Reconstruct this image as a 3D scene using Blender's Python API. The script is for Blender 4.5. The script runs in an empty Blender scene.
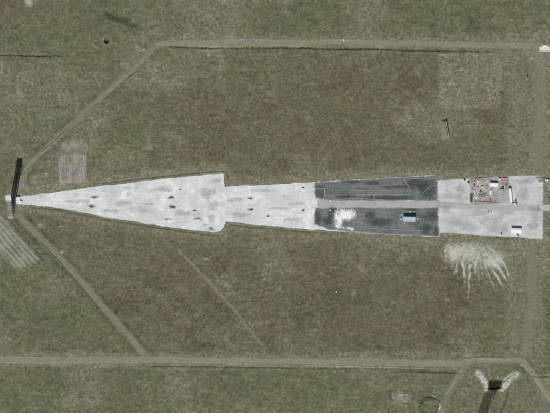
import bpy, math, random
import numpy as np

random.seed(11)
rng = np.random.default_rng(7)
scn = bpy.context.scene
C = scn.collection
R = math.radians

# ------------------------------------------------------------------ camera
D, TILT = 6000.0, R(19.0)
LENS = 18.0 * D / 275.0
cd = bpy.data.cameras.new('camera')
cam = bpy.data.objects.new('camera', cd)
C.objects.link(cam)
cam.location = (0, -D * math.sin(TILT), D * math.cos(TILT))
cam.rotation_euler = (TILT, 0, 0)
cd.lens = LENS
cd.sensor_width = 36
cd.clip_start = 50
cd.clip_end = 40000
scn.camera = cam

# ------------------------------------------------------------------ sky, sun, exposure
EL, AZ = 43.0, 188.2          # sun elevation, compass bearing (north = +Y)
w = bpy.data.worlds.new('World')
scn.world = w
w.use_nodes = True
nt = w.node_tree
bg = nt.nodes['Background']
sky = nt.nodes.new('ShaderNodeTexSky')
sky.sky_type = 'NISHITA'
sky.sun_disc = False
sky.sun_elevation = R(EL)
sky.sun_rotation = R(AZ)
nt.links.new(sky.outputs[0], bg.inputs[0])
bg.inputs[1].default_value = 0.05
sd = bpy.data.lights.new('sun', 'SUN')
sd.energy = 4.1
sd.angle = R(0.5)
sd.color = (1.0, 0.965, 0.91)
sun = bpy.data.objects.new('sun', sd)
C.objects.link(sun)
sun.rotation_euler = (R(90 - EL), 0, R(180 - AZ))
sun.location = (-60, -400, 400)
vs = scn.view_settings
vs.view_transform = 'Standard'
vs.look = 'None'
vs.exposure = 0.0
vs.gamma = 1
vs.use_curve_mapping = False

# ------------------------------------------------------------------ photo pixel (550x413) <-> ground
ct, st = math.cos(TILT), math.sin(TILT)


def P(u, v):
    dx = (np.asarray(u, float) - 275) / 275 * 18
    dy = (206.5 - np.asarray(v, float)) / 275 * 18
    wy = dy * ct + LENS * st
    wz = dy * st - LENS * ct
    k = -D * ct / wz
    return dx * k, -D * st + wy * k


def Q(x, y, z=0.0):
    ry, rz = y + D * st, z - D * ct
    cy = ry * ct + rz * st
    cz = -ry * st + rz * ct
    return 275 + x / -cz * LENS / 18 * 275, 206.5 - cy / -cz * LENS / 18 * 275


# ------------------------------------------------------------------ noise and distance tools
def vnoise(x, y, seed=0):
    xi, yi = np.floor(x).astype(np.int64), np.floor(y).astype(np.int64)
    fx, fy = x - xi, y - yi
    fx, fy = fx * fx * (3 - 2 * fx), fy * fy * (3 - 2 * fy)

    def h(a, b):
        n = (a * 374761393 + b * 668265263 + seed * 974634777) & 0xFFFFFFFF
        n = ((n ^ (n >> 13)) * 1274126177) & 0xFFFFFFFF
        return ((n ^ (n >> 16)) & 0xFFFF) / 65535.0
    a, b, c, d = h(xi, yi), h(xi + 1, yi), h(xi, yi + 1), h(xi + 1, yi + 1)
    return (a + (b - a) * fx) * (1 - fy) + (c + (d - c) * fx) * fy


def fbm(x, y, size, seed=0, octs=4):
    t, amp, tot = 0, 1.0, 0
    for k in range(octs):
        t = t + amp * vnoise(x / size + 17.3 * k, y / size - 9.1 * k, seed + k)
        tot += amp
        amp *= 0.5
        size *= 0.5
    return t / tot


def sstep(a, b, x):
    t = np.clip((x - a) / (b - a), 0, 1)
    return t * t * (3 - 2 * t)


def dpoly(pts, U, V, closed=False):
    """distance to a polyline, in pixels (close to metres)"""
    d = np.full(np.shape(U), 1e9)
    n = len(pts)
    for i in range(n if closed else n - 1):
        (ax, ay), (bx, by) = pts[i], pts[(i + 1) % n]
        ex, ey = bx - ax, by - ay
        t = np.clip(((U - ax) * ex + (V - ay) * ey) / (ex * ex + ey * ey + 1e-9), 0, 1)
        d = np.minimum(d, np.hypot(U - ax - t * ex, V - ay - t * ey))
    return d


def sdist(pts, U, V):
    """signed distance, positive inside"""
    d = dpoly(pts, U, V, True)
    ins = np.zeros(np.shape(U), bool)
    n = len(pts)
    for i in range(n):
        (ax, ay), (bx, by) = pts[i], pts[(i + 1) % n]
        if ay == by:
            continue
        cr = ((ay > V) != (by > V)) & (U < (bx - ax) * (V - ay) / (by - ay) + ax)
        ins ^= cr
    return np.where(ins, d, -d)


def gauss(U, V, u, v, ru, rv):
    return np.exp(-((U - u) / ru) ** 2 - ((V - v) / rv) ** 2)


# ------------------------------------------------------------------ outlines read off the photograph
APRON = [(15, 197.5), (25, 196), (60, 191.5), (100, 186), (140, 181.5), (180, 177), (223, 173.6), (224.5, 187),
         (260, 185), (316, 182), (345, 180.3), (400, 177), (437, 175), (438, 180.5), (466, 178.4), (495, 177.5),
         (520, 176.2), (540, 175.8), (543, 181), (542.6, 239.2), (524, 237.6), (495, 236.4), (466, 234), (440, 232.6),
         (438.5, 237.2), (400, 235.4), (370, 233.4), (330, 230.6), (290, 228), (260, 225), (225.5, 221.3), (223.5, 228),
         (220, 231.5), (213, 232.4), (190, 230), (150, 224), (100, 216), (60, 208), (30, 205), (16, 203.5)]
WEST_APRON = [p for p in APRON if p[0] < 317] 
EAST_ROAD = [(541, 205), (640, 204.5), (640, 210.4), (541, 211)]
PANEL_N = [(315, 183.2), (345, 181), (400, 177.6), (436.5, 176.2), (437, 200.6), (400, 199.8), (335, 200.4), (316, 198)]
PANEL_S = [(315.5, 208.6), (340, 208.2), (437.6, 208), (438, 236), (400, 234.3), (370, 232.4), (330, 229.4), (315, 224)]
TRACKS = {
    'north': ([(152, 46), (164, 43.5), (200, 43), (300, 42.6), (420, 44), (500, 45), (560, 46)], 4.8),
    'northwest': ([(15, 196), (30, 164), (60, 136), (100, 99), (140, 62), (156, 45.5)], 4.6),
    'southwest': ([(14, 212), (30, 228), (60, 258), (90, 292), (120, 326), (146, 357)], 5.6),
    'south': ([(-20, 360), (60, 360.5), (150, 360), (300, 361.5), (440, 363.5), (462, 363)], 5.4),
    'bypass': ([(455, 366), (468, 360.5), (478, 359), (516, 360), (526, 366), (540, 384), (560, 412), (570, 430)], 4.6),
    'spur': ([(468, 362), (458, 378), (446, 396), (436, 430)], 6.0),
    'field': ([(176, 248), (200, 272), (222, 297), (244, 322), (264, 348)], 2.1),
    'east': ([(532, 244), (531, 300), (528, 345), (524, 360)], 8.0),
    'northeast': ([(540, 52), (540, 110), (538, 174)], 8.0),
}
DITCHES = [  # polyline, half width, depth
    ([(168, 46.5), (195, 47.2), (262, 47.6), (300, 47.4), (355, 49), (375, 48.4), (405, 50), (430, 50.2), (470, 51.5), (490, 51.8)], 1.3, .85),
    ([(-15, 54.6), (20, 55), (45, 56), (62, 56.3)], 1.0, 0.95),
    ([(150, 366), (220, 366.6), (300, 367.8), (380, 368.2), (460, 372)], 1.0, 0.3),
    ([(395, 371.3), (430, 372), (460, 373)], 1.1, 0.6),
    ([(530, 375), (545, 376.4), (575, 377)], 1.2, 0.8),
    ([(466, 357.3), (478, 356), (500, 356.4), (516, 357.6)], 0.9, 0.6),
    ([(32, 206.8), (60, 209.9), (100, 218), (150, 226.2), (190, 232.2), (214, 235), (222.5, 233.5), (227, 228), (228, 224), (260, 227.3), (290, 230.4), (330, 233)], 1.3, 0.5),
    ([(60, 189.5), (100, 184), (140, 179.4), (180, 175), (223, 171.6)], 1.0, 0.35),
    ([(98, 103.5), (120, 83.5), (144, 62)], 1.1, 0.55),
    ([(22, 173), (46, 151.5), (62, 138.5)], 1.1, 0.6),
    ([(3, 219), (20, 239), (40, 263)], 0.9, 0.45), ([(8, 218), (26, 238), (44, 260)], 0.9, 0.45),
]
PIT = [(489.5, 379), (501.5, 378.6), (501, 388.5), (488, 389)]
CHANNEL = [(494, 385), (487, 401), (481, 420), (476, 440)]

# ------------------------------------------------------------------ terrain height
def axis(lo, hi, step, far, bands):
    pts, x = [], lo
    while x < hi:
        pts.append(x)
        s = step
        for a, b, q in bands:
            if a <= x <= b:
                s = min(s, q)
        x += s
    pts.append(hi)
    g, e = [], step
    x = hi
    while x < far:
        e *= 1.35
        x += e
        g.append(x)
    g2, e = [], step
    x = lo
    while x > -far:
        e *= 1.35
        x -= e
        g2.append(x)
    return np.array(g2[::-1] + pts + g)


def yv(v):
    return float(P(275, v)[1])


def xu(u, v):
    return float(P(u, v)[0])


GX = axis(-305, 305, 1.15, 5200, [(xu(103.5, 41), xu(110.5, 41), .4), (xu(439, 130), xu(449, 130), .45)])
GY = axis(-255, 275, 1.15, 5200, [(yv(53), yv(44), .4), (yv(59), yv(53), .4), (yv(44), yv(37), .5),
                                  (yv(376), yv(365), .55), (yv(359), yv(355), .5)])
XX, YY = np.meshgrid(GX, GY)
UU, VV = Q(XX, YY, 0.0)


def terrain():
    core = 1 - sstep(300, 420, np.hypot(XX, YY))
    big = (fbm(XX, YY, 140, 3, 3) - .5) * 1.6
    hum = (fbm(XX, YY, 8.0, 21, 3) - .5) * 0.75 + (vnoise(XX / 2.9, YY / 2.9, 40) - .5) * 0.34
    z = big * .8 + hum * core
    sd_ = sdist(APRON, UU, VV)
    er = sdist(EAST_ROAD, UU, VV)
    ne = sdist([(535, 38), (600, 38), (600, 55), (535, 55)], UU, VV)
    pad = np.maximum(np.maximum(sd_, er), ne)
    tr = np.zeros_like(z)
    for k, (pl, wd) in TRACKS.items():
        tr = np.maximum(tr, 1 - sstep(wd * .55, wd * 1.5, dpoly(pl, UU, VV)))
    for bx_ in ([(58, 147), (88, 147), (88, 192), (58, 192)], [(-20, 210), (10, 212), (48, 266), (28, 294), (-20, 260)]):
        tr = np.maximum(tr, sstep(-2, 2, sdist(bx_, UU, VV)))
    z = big * .8 + hum * core * (1 - .8 * tr)
    for pl, hw, dp in DITCHES:
        wob = (fbm(XX, YY, 9, 77, 2) - .5) * 1.4
        d = np.abs(dpoly(pl, UU, VV + wob))
        cut = sstep(.3, .62, fbm(XX, YY, 22, 91, 3) + .12)
        z = z - dp * cut * (1 - sstep(.25 * hw, hw * 1.25, d)) + .16 * cut * np.exp(-((d - 2.2 * hw) / (.8 * hw)) ** 2)
    flat = sstep(-11, -2.4, pad)
    z = big * .8 * (1 - flat) + (z - big * .8) * (1 - sstep(-3.4, -1.9, pad))
    # burrow crater with a spoil rim
    d = np.hypot(UU - 106.6, VV - 41)
    z = z - 3.2 * (1 - sstep(1.2, 2.7, d)) + .35 * np.exp(-((d - 4) / 1.3) ** 2)
    # earth bank behind the retaining wall
    t = (VV - 121.5) / 15.0
    wx = 445.6 + 2.6 * t
    run = wx - UU
    bank = np.where((run > 0), 3.0 * (1 - sstep(0.2, 7, run)), 0) * sstep(-.12, .05, t) * (1 - sstep(.92, 1.12, t))
    z = z + bank
    # excavation in the south-east with its drain channel
    d = -sdist(PIT, UU, VV)
    z = z - 3.4 * (1 - sstep(-1.2, .6, d))
    d = dpoly(CHANNEL, UU, VV)
    z = z - 2.3 * (1 - sstep(1.6, 5.2, d)) * sstep(376, 390, VV)
    for pl in ([(477, 371), (484, 379), (489, 389)], [(521, 371), (513, 379), (503, 387)]):
        d = dpoly(pl, UU, VV)
        z = z + (.9 + .7 * (fbm(XX, YY, 4, 55, 2) - .5)) * (1 - sstep(1.0, 5.0, d))
    # ring bank and dug patch at the lower edge
    d = np.hypot((UU - 429) / 1.15, VV - 408)
    z = z + 1.7 * np.exp(-((d - 9.3) / 1.7) ** 2) * sstep(-.75, .1, (UU - 424) / 9 - (VV - 408) / 7) * sstep(-1.5, 1.5, 409 - VV) - 1.4 * (1 - sstep(5, 8.6, d))
    d = np.hypot(UU - 403, VV - 396)
    z = z + (1 - sstep(4, 10, d)) * (fbm(XX, YY, 3.2, 63, 2) - .55) * 1.6
    d = np.hypot(UU - 405.5, VV - 402.5)
    z = z - 1.3 * (1 - sstep(.7, 2.3, d)) + .5 * np.exp(-((d - 3) / .9) ** 2)
    # rough diggings in the north-west
    d = dpoly([(108, 15), (120, 20), (140, 31), (148, 36)], UU, VV)
    z = z + (1 - sstep(2, 6, d)) * (fbm(XX, YY, 4, 64, 2) - .5) * 1.6
    return z, pad, tr


ZZ, PADM, TRM = terrain()


def lookup(A, x, y):
    x, y = np.asarray(x, float), np.asarray(y, float)
    i = np.clip(np.searchsorted(GX, x) - 1, 0, len(GX) - 2)
    j = np.clip(np.searchsorted(GY, y) - 1, 0, len(GY) - 2)
    fx = (x - GX[i]) / (GX[i + 1] - GX[i])
    fy = (y - GY[j]) / (GY[j + 1] - GY[j])
    return (A[j, i] * (1 - fx) + A[j, i + 1] * fx) * (1 - fy) + (A[j + 1, i] * (1 - fx) + A[j + 1, i + 1] * fx) * fy


def H(x, y):
    return lookup(ZZ, x, y)


# ------------------------------------------------------------------ node materials
class NT:
    def __init__(s, name):
        s.m = bpy.data.materials.new(name)
        s.m.use_nodes = True
        s.t = s.m.node_tree
        s.b = s.t.nodes['Principled BSDF']
        s.out = s.t.nodes['Material Output']
        s.pos = s.t.nodes.new('ShaderNodeNewGeometry').outputs['Position']

    def n(s, k, **kw):
        o = s.t.nodes.new(k)
        for a, b in kw.items():
            setattr(o, a, b)
        return o

    def link(s, a, b):
        if isinstance(a, (int, float)):
            b.default_value = a
        elif isinstance(a, tuple):
            b.default_value = a if len(a) == 4 or b.type == 'VECTOR' else (*a, 1)
        else:
            s.t.links.new(a, b)

    def map(s, scale, rot=0, vec=None):
        o = s.n('ShaderNodeMapping')
        s.link(vec if vec is not None else s.pos, o.inputs[0])
        o.inputs['Rotation'].default_value = (0, 0, rot)
        o.inputs['Scale'].default_value = scale if isinstance(scale, tuple) else (scale,) * 3
        return o.outputs[0]

    def noise(s, size, detail=3, rough=.55, lo=.3, hi=.7, vec=None, dist=0):
        """noise with features about `size` metres, stretched to 0..1"""
        o = s.n('ShaderNodeTexNoise')
        s.link(vec if vec is not None else s.pos, o.inputs['Vector'])
        o.inputs['Scale'].default_value = 1.0 / size
        o.inputs['Detail'].default_value = detail
        o.inputs['Roughness'].default_value = rough
        o.inputs['Distortion'].default_value = dist
        return s.rng(o.outputs[0], lo, hi)

    def rng(s, x, lo, hi, a=0.0, b=1.0, smooth=False):
        o = s.n('ShaderNodeMapRange')
        if smooth:
            o.interpolation_type = 'SMOOTHSTEP'
        s.link(x, o.inputs[0])
        o.inputs[1].default_value, o.inputs[2].default_value = lo, hi
        o.inputs[3].default_value, o.inputs[4].default_value = a, b
        return o.outputs[0]

    def mix(s, f, a, b):
        o = s.n('ShaderNodeMix', data_type='RGBA')
        s.link(f, o.inputs[0])
        s.link(a, o.inputs[6])
        s.link(b, o.inputs[7])
        return o.outputs[2]

    def math(s, op, a, b=0.0, clamp=False):
        o = s.n('ShaderNodeMath', operation=op)
        o.use_clamp = clamp
        s.link(a, o.inputs[0])
        s.link(b, o.inputs[1])
        return o.outputs[0]

    def scale(s, col, f):
        o = s.n('ShaderNodeVectorMath', operation='SCALE')
        s.link(col, o.inputs[0])
        s.link(f, o.inputs['Scale'])
        return o.outputs[0]

    def attr(s, name, out='Fac'):
        return s.n('ShaderNodeAttribute', attribute_name=name).outputs[out]

    def done(s, col, rough=.9, bump=None, alpha=None, metal=0, spec=.2):
        s.link(col, s.b.inputs['Base Color'])
        s.link(rough, s.b.inputs['Roughness'])
        s.b.inputs['Metallic'].default_value = metal
        s.b.inputs['Specular IOR Level'].default_value = spec
        if bump:
            o = s.n('ShaderNodeBump')
            s.link(bump[0], o.inputs['Height'])
            o.inputs['Strength'].default_value = 1
            o.inputs['Distance'].default_value = bump[1]
            s.link(o.outputs[0], s.b.inputs['Normal'])
        if alpha is not None:
            s.link(alpha, s.b.inputs['Alpha'])
        return s.m


def m_ground():
    t = NT('dry_grassland')
    a = t.n('ShaderNodeAttribute', attribute_name='cover')
    sp = t.n('ShaderNodeSeparateColor')
    t.link(a.outputs['Color'], sp.inputs[0])
    pale, brown, dark = sp.outputs
    nA, nB = t.noise(60, 5, .6), t.noise(15, 5, .65, .32, .68)
    nC, nD = t.noise(3.0, 3, .6, .30, .70), t.noise(1.0, 2, .6, .25, .75)
    nE = t.noise(6.5, 4, .7, .34, .66, dist=.6)
    nS = t.noise(1.0, 4, .65, .34, .66, vec=t.map((1 / 26, 1 / 4.0, 1), R(1)))
    nG = t.noise(28, 4, .6, .36, .64)
    col = t.mix(nB, (.122, .126, .070), (.182, .182, .114))
    col = t.mix(t.math('MULTIPLY', nA, .5), col, (.170, .150, .096))
    col = t.mix(t.math('MULTIPLY', nG, .35), col, (.116, .126, .078))
    col = t.mix(t.math('MULTIPLY', brown, t.rng(nB, 0, 1, .5, 1)), col, (.136, .106, .072))
    col = t.mix(t.math('MULTIPLY', dark, t.rng(nC, 0, 1, .5, 1)), col, (.060, .062, .037))
    col = t.mix(t.math('MULTIPLY', pale, t.rng(nC, 0, 1, .7, 1)), col, (.262, .250, .178))
    f = t.math('MULTIPLY', t.rng(nC, 0, 1, .62, 1.28), t.rng(nD, 0, 1, .82, 1.16))
    f = t.math('MULTIPLY', f, t.rng(nE, 0, 1, .76, 1.22))
    f = t.math('MULTIPLY', f, t.rng(nS, 0, 1, .90, 1.10))
    return t.done(t.scale(col, f), .95, (nD, .10), spec=.1)


def m_soil(name, c1, c2, c3=None, streak=None, big=14, fine=.9, amp=.15, alpha=None, rot=0, edge=.5, asz=2.2, c3f=.6, bump=.05, lo=.1, hi=.95):
    """earth, gravel or asphalt: two tones in blotches, a third in streaks; alpha = (opacity) with a ragged edge from attribute a"""
    t = NT(name)
    n1 = t.noise(big, 4, .6)
    n2 = t.noise(fine, 3, .6, .25, .75)
    n4 = t.noise(big * .22, 3, .6)
    col = t.mix(t.math('ADD', t.math('MULTIPLY', n1, .65), t.math('MULTIPLY', n4, .35)), c1, c2)
    if c3:
        v = t.map((1 / streak[0], 1 / streak[1], 1), rot) if streak else None
        n3 = t.noise(1.0, 3, .6, .42, .68, vec=v) if streak else t.noise(big * .5, 4, .6, .45, .7)
        col = t.mix(t.math('MULTIPLY', n3, c3f), col, c3)
    col = t.scale(col, t.rng(n2, 0, 1, 1 - amp, 1 + amp))
    al = None
    if alpha:
        a = t.attr('a')
        rag = t.math('SUBTRACT', t.math('ADD', t.math('MULTIPLY', t.noise(asz, 4, .65, .25, .75), .6), t.math('MULTIPLY', t.noise(asz * 3.2, 3, .6), .4)), .5)
        al = t.rng(t.math('ADD', a, t.math('MULTIPLY', rag, edge)), lo, hi, 0, alpha, True)
        al = t.math('MULTIPLY', al, t.rng(a, 0.0, .12))
    return t.done(col, .92, (n2, bump), al, spec=.15)


def m_apron():
    """white limestone gravel, raked lengthwise, with duller patches"""
    t = NT('white_gravel')
    n1, n2 = t.noise(24, 5, .62, .34, .66), t.noise(6, 4, .65, .3, .7)
    v = t.map((1 / 30, 1 / 2.4, 1), R(3))
    v2 = t.map((1 / 26, 1 / 1.3, 1), R(-3.5))
    s1 = t.noise(1.0, 4, .65, .40, .72, vec=v)
    s2 = t.noise(1.0, 3, .6, .50, .74, vec=v2)
    f = t.noise(.8, 3, .6, .25, .75)
    n5 = t.noise(11, 5, .7, .42, .70, dist=.5)
    n6 = t.noise(2.2, 4, .7, .3, .7)
    col = t.mix(n1, (.56, .585, .575), (.80, .82, .81))
    col = t.mix(t.math('MULTIPLY', t.math('MULTIPLY', s1, n2), .75), col, (.42, .44, .435))
    col = t.mix(t.math('MULTIPLY', t.math('MULTIPLY', s2, n1), .5), col, (.47, .46, .42))
    col = t.mix(t.math('MULTIPLY', n5, .5), col, (.44, .46, .455))
    col = t.mix(t.rng(t.math('MULTIPLY', n2, n1), .3, .75, 0, .7), col, (.85, .865, .86))
    col = t.scale(col, t.rng(n6, 0, 1, .90, 1.08))
    return t.done(t.scale(col, t.rng(f, 0, 1, .93, 1.06)), .92, (f, .05), spec=.15)


def m_dark():
    """gravel blackened by fire and oil, streaked along the range"""
    t = NT('dark_burnt_gravel')
    n1, n2 = t.noise(13, 5, .65, .34, .66), t.noise(4, 4, .65, .3, .7)
    s1 = t.noise(1.0, 4, .7, .36, .66, vec=t.map((1 / 24, 1 / 1.7, 1)))
    s2 = t.noise(1.0, 4, .7, .46, .72, vec=t.map((1 / 14, 1 / 1.2, 1), R(2)))
    f = t.noise(.8, 3, .6, .25, .75)
    n3 = t.noise(30, 3, .6, .36, .64)
    col = t.mix(n1, (.115, .132, .125), (.195, .21, .205))
    col = t.mix(t.math('MULTIPLY', s1, .8), col, (.066, .082, .076))
    col = t.mix(t.math('MULTIPLY', t.math('MULTIPLY', s2, n3), .55), col, (.30, .315, .315))
    col = t.mix(t.math('MULTIPLY', t.rng(n2, .45, 1), .5), col, (.27, .285, .285))
    col = t.mix(t.math('MULTIPLY', n3, .22), col, (.30, .31, .315))
    a = t.attr('a')
    rag = t.math('SUBTRACT', t.noise(4, 5, .7, .25, .75), .5)
    al = t.rng(t.math('ADD', a, t.math('MULTIPLY', rag, .9)), .1, .8, 0, .93, True)
    al = t.math('MULTIPLY', al, t.rng(a, 0.0, .12))
    f2 = t.noise(1.9, 3, .65, .3, .7)
    col = t.scale(col, t.rng(f2, 0, 1, .76, 1.24))
    return t.done(t.scale(col, t.rng(f, 0, 1, .82, 1.18)), .92, (f, .05), al, spec=.15)


def m_paint(name, col, rough=.5, metal=0, dirt=.25, dirtcol=(.16, .13, .10), size=1.2, amp=.1):
    t = NT(name)
    n = t.noise(size, 4, .65, .45, .8)
    f = t.noise(.35, 2, .6, .25, .75)
    c = t.mix(t.math('MULTIPLY', n, dirt), tuple(col), dirtcol)
    return t.done(t.scale(c, t.rng(f, 0, 1, 1 - amp, 1 + amp)), rough, None, None, metal, .4)


def m_tuft():
    t = NT('grass_tuft')
    return t.done(t.attr('tint', 'Color'), .95, spec=.05)


M = {
    'ground': m_ground(),
    'apron': m_apron(),
    'eastpad': m_soil('grey_gravel', (.45, .47, .455), (.68, .695, .675), (.42, .43, .415), (15, 6), 16, .8, .09, c3f=.75, alpha=1.0, edge=.8),
    'road': m_soil('beige_gravel', (.35, .345, .32), (.47, .465, .435), (.54, .54, .52), (22, 1.2), 9, .8, .1, alpha=.92, edge=.9, lo=.05, hi=.7),
    'roadfaint': m_soil('trodden_gravel', (.44, .435, .405), (.55, .545, .51), (.60, .60, .57), (22, 1.2), 9, .8, .1, alpha=.6, edge=1.2),
    'roadfull': m_soil('pale_gravel_road', (.40, .41, .39), (.52, .53, .51), (.36, .36, .33), (18, 1.2), 12, .8, .08, alpha=1.0, edge=.5),
    'dark': m_dark(),
    'darker': m_soil('tarry_gravel', (.040, .050, .048), (.085, .100, .096), None, None, 5, .8, .2, alpha=.5, edge=1.0, asz=2.4),
    'track': m_soil('worn_track', (.255, .246, .165), (.36, .34, .24), (.20, .195, .125), None, 6, 1.3, .28, alpha=.82, edge=1.3, asz=2.6, lo=0, hi=1.05),
    'tracksoft': m_soil('faint_track', (.255, .243, .165), (.335, .318, .225), None, None, 6, 1.3, .26, alpha=.6, edge=1.4, asz=3.0, lo=0, hi=1.1),
    'rut': m_soil('wheel_rut', (.30, .295, .235), (.40, .39, .33), None, None, 9, .8, .1, alpha=.75, edge=1.6, asz=3.0),
    'rutpale': m_soil('pale_rut', (.29, .278, .20), (.39, .37, .28), None, None, 5, 1.0, .2, alpha=.65, edge=1.8, asz=3.5),
    'scuff': m_soil('scuffed_gravel', (.26, .275, .27), (.40, .415, .40), None, None, 9, .8, .1, alpha=.62, edge=1.7, asz=3.0),
    'darkstrip': m_soil('dark_strip', (.085, .084, .054), (.12, .117, .08), None, None, 9, .8, .1, alpha=.45, edge=1.6, asz=3.0),  # dark strips, including the painted shade of the perimeter ditch
    'spray': m_soil('sprayed_grit', (.44, .435, .36), (.70, .69, .60), None, None, 7, .7, .2, alpha=.88, edge=1.0, asz=1.3, lo=.0, hi=1.15),
    'lime': m_soil('white_lime', (.74, .76, .76), (.88, .89, .89), None, None, 5, .6, .06, alpha=1.0, edge=1.3, asz=1.8, lo=.1, hi=1.05),
    'furrow': m_soil('turned_soil', (.37, .355, .30), (.52, .50, .44), None, None, 8, .7, .16, alpha=.85, edge=.9, asz=1.6, lo=.0, hi=1.1),
    'furrowgreen': m_soil('scraped_soil', (.29, .29, .23), (.41, .40, .33), None, None, 9, .7, .14, alpha=.85, edge=1.0, asz=2.0, lo=0, hi=1.05),
    'chalk': m_soil('chalky_spoil', (.42, .41, .36), (.76, .75, .70), (.27, .265, .21), None, 4, .7, .2, alpha=.92, edge=1.2, asz=1.8, bump=.3),
    'stain': m_soil('scorched_gravel', (.13, .13, .12), (.24, .24, .225), None, None, 4, .7, .15, alpha=.62, edge=1.1, asz=1.6),
    'stainsoft': m_soil('smudged_gravel', (.345, .35, .345), (.44, .445, .435), None, None, 6, .7, .1, alpha=.32, edge=1.4, asz=2.6, lo=0, hi=1.15),
    'rustsoil': m_soil('rusty_ground', (.36, .29, .27), (.46, .39, .37), None, None, 5, .7, .1, alpha=.5, edge=1.8, asz=2.2),
    'litter': m_soil('littered_gravel', (.36, .37, .35), (.52, .52, .50), (.38, .31, .28), None, 3.2, .6, .18, alpha=.5, edge=1.0, asz=2.4, c3f=.6),
    'grass_and_shade': m_soil('channel_grass_and_shade', (.052, .056, .030), (.095, .098, .06), None, None, 4, .8, .25, alpha=.85, edge=1.1, asz=2.4, bump=.3),  # rank grass, also the painted shade of ring bank and crater
    'tuft': m_tuft(),
    'leaf': m_paint('shrub_leaf', (.05, .065, .03), .8, 0, .2),
    'white': m_paint('white_paint', (.80, .81, .80), .45, 0, .12),
    'offwhite': m_paint('weathered_white', (.66, .67, .66), .55, 0, .25),
    'concrete': m_paint('weathered_concrete', (.46, .45, .42), .9, 0, .35, (.25, .24, .2), 1.5),
    'whiteconc': m_paint('bright_concrete', (.66, .65, .60), .9, 0, .25, (.4, .38, .33), 1.5),
    'steel': m_paint('grey_steel', (.30, .31, .31), .5, .3, .2),
    'galv': m_paint('galvanised_cladding', (.52, .54, .54), .45, .15, .25),
    'galvdull': m_paint('dull_cladding', (.34, .35, .33), .6, .1, .35),
    'dksteel': m_paint('dark_steel', (.055, .057, .058), .55, .2, .2),
    'blue': m_paint('blue_roof_paint', (.34, .52, .72), .4, .1, .10),
    'glass': m_paint('dark_glass', (.02, .025, .03), .12, 0, 0),
    'rubber': m_paint('black_rubber', (.022, .022, .022), .9, 0, .2),
    'rust': m_paint('rusty_steel', (.30, .16, .12), .85, .1, .5, (.14, .06, .04), .6),
    'pinkrust': m_paint('faded_red_oxide', (.50, .32, .27), .8, 0, .3, (.35, .28, .25), .6),
    'wood': m_paint('weathered_timber', (.36, .30, .22), .85, 0, .35),
    'darkwood': m_paint('dark_timber', (.09, .07, .055), .85, 0, .3),
    'canvas': m_paint('pale_green_canvas', (.38, .45, .40), .9, 0, .25),
    'tan': m_paint('tan_canvas', (.55, .50, .38), .9, 0, .2),
    'net': m_paint('yellow_green_sheeting', (.42, .44, .31), .85, 0, .3),
    'slate': m_paint('grey_green_deck', (.19, .24, .23), .7, 0, .3),
    'tarp': m_paint('dark_grey_tarpaulin', (.09, .10, .105), .7, 0, .3),
    'sack': m_paint('white_sacking', (.74, .73, .70), .9, 0, .15),
    'stone': m_paint('pale_stone', (.48, .46, .40), .95, 0, .3),
    'red': m_paint('red_lamp', (.45, .03, .02), .3, 0, 0),
}

# ------------------------------------------------------------------ mesh tools
class MB:
    def __init__(s):
        s.v, s.f = [], []

    def add(s, vs_, fs_):
        o = len(s.v)
        s.v += [tuple(float(c) for c in p) for p in vs_]
        s.f += [tuple(i + o for i in f) for f in fs_]
        return s

    def box(s, c, d, rz=0, top=1.0):
        ca, sa = math.cos(rz), math.sin(rz)
        vs_ = []
        for z, k in ((-1, 1.0), (1, top)):
            for x, y in ((-1, -1), (1, -1), (1, 1), (-1, 1)):
                px, py = x * d[0] / 2 * k, y * d[1] / 2 * k
                vs_.append((c[0] + px * ca - py * sa, c[1] + px * sa + py * ca, c[2] + z * d[2] / 2))
        return s.add(vs_, [(3, 2, 1, 0), (4, 5, 6, 7), (0, 1, 5, 4), (1, 2, 6, 5), (2, 3, 7, 6), (3, 0, 4, 7)])

    def tube(s, a, b, r, n=8, r2=None):
        a, b = np.array(a, float), np.array(b, float)
        d = b - a
        d /= np.linalg.norm(d)
        h = np.array([0, 0, 1.0]) if abs(d[2]) < .9 else np.array([1.0, 0, 0])
        p = np.cross(d, h)
        p /= np.linalg.norm(p)
        q = np.cross(d, p)
        r2 = r if r2 is None else r2
        vs_ = []
        for c, rr in ((a, r), (b, r2)):
            for i in range(n):
                t = 2 * math.pi * (i + .5) / n
                vs_.append(c + rr * (math.cos(t) * p + math.sin(t) * q))
        fs_ = [((i + 1) % n, i, i + n, (i + 1) % n + n) for i in range(n)]
        fs_ += [tuple(range(n)), tuple(range(2 * n - 1, n - 1, -1))]
        return s.add(vs_, fs_)

    def extrude(s, prof, y0, y1, ax='y'):
        """prof: (x,z) outline counter-clockwise seen from -y, swept along y (or x when ax == 'x')"""
        n = len(prof)
        if ax == 'y':
            vs_ = [(x, y0, z) for x, z in prof] + [(x, y1, z) for x, z in prof]
        else:
            vs_ = [(y0, x, z) for x, z in prof] + [(y1, x, z) for x, z in prof]
        fs_ = [tuple(range(n)), tuple(range(2 * n - 1, n - 1, -1))] + [((i + 1) % n, i, i + n, (i + 1) % n + n) for i in range(n)]
        return s.add(vs_, fs_)

    def build(s, name, mat, parent=None, smooth=False):
        me = bpy.data.meshes.new(name)
        me.from_pydata(s.v, [], s.f)
        me.validate()
        import bmesh
        bm = bmesh.new()
        bm.from_mesh(me)
        bmesh.ops.recalc_face_normals(bm, faces=bm.faces)
        bm.to_mesh(me)
        bm.free()
        if smooth:
            me.shade_smooth()
        me.materials.append(M[mat])
        o = bpy.data.objects.new(name, me)
        C.objects.link(o)
        if parent:
            o.parent = parent
        return o


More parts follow.
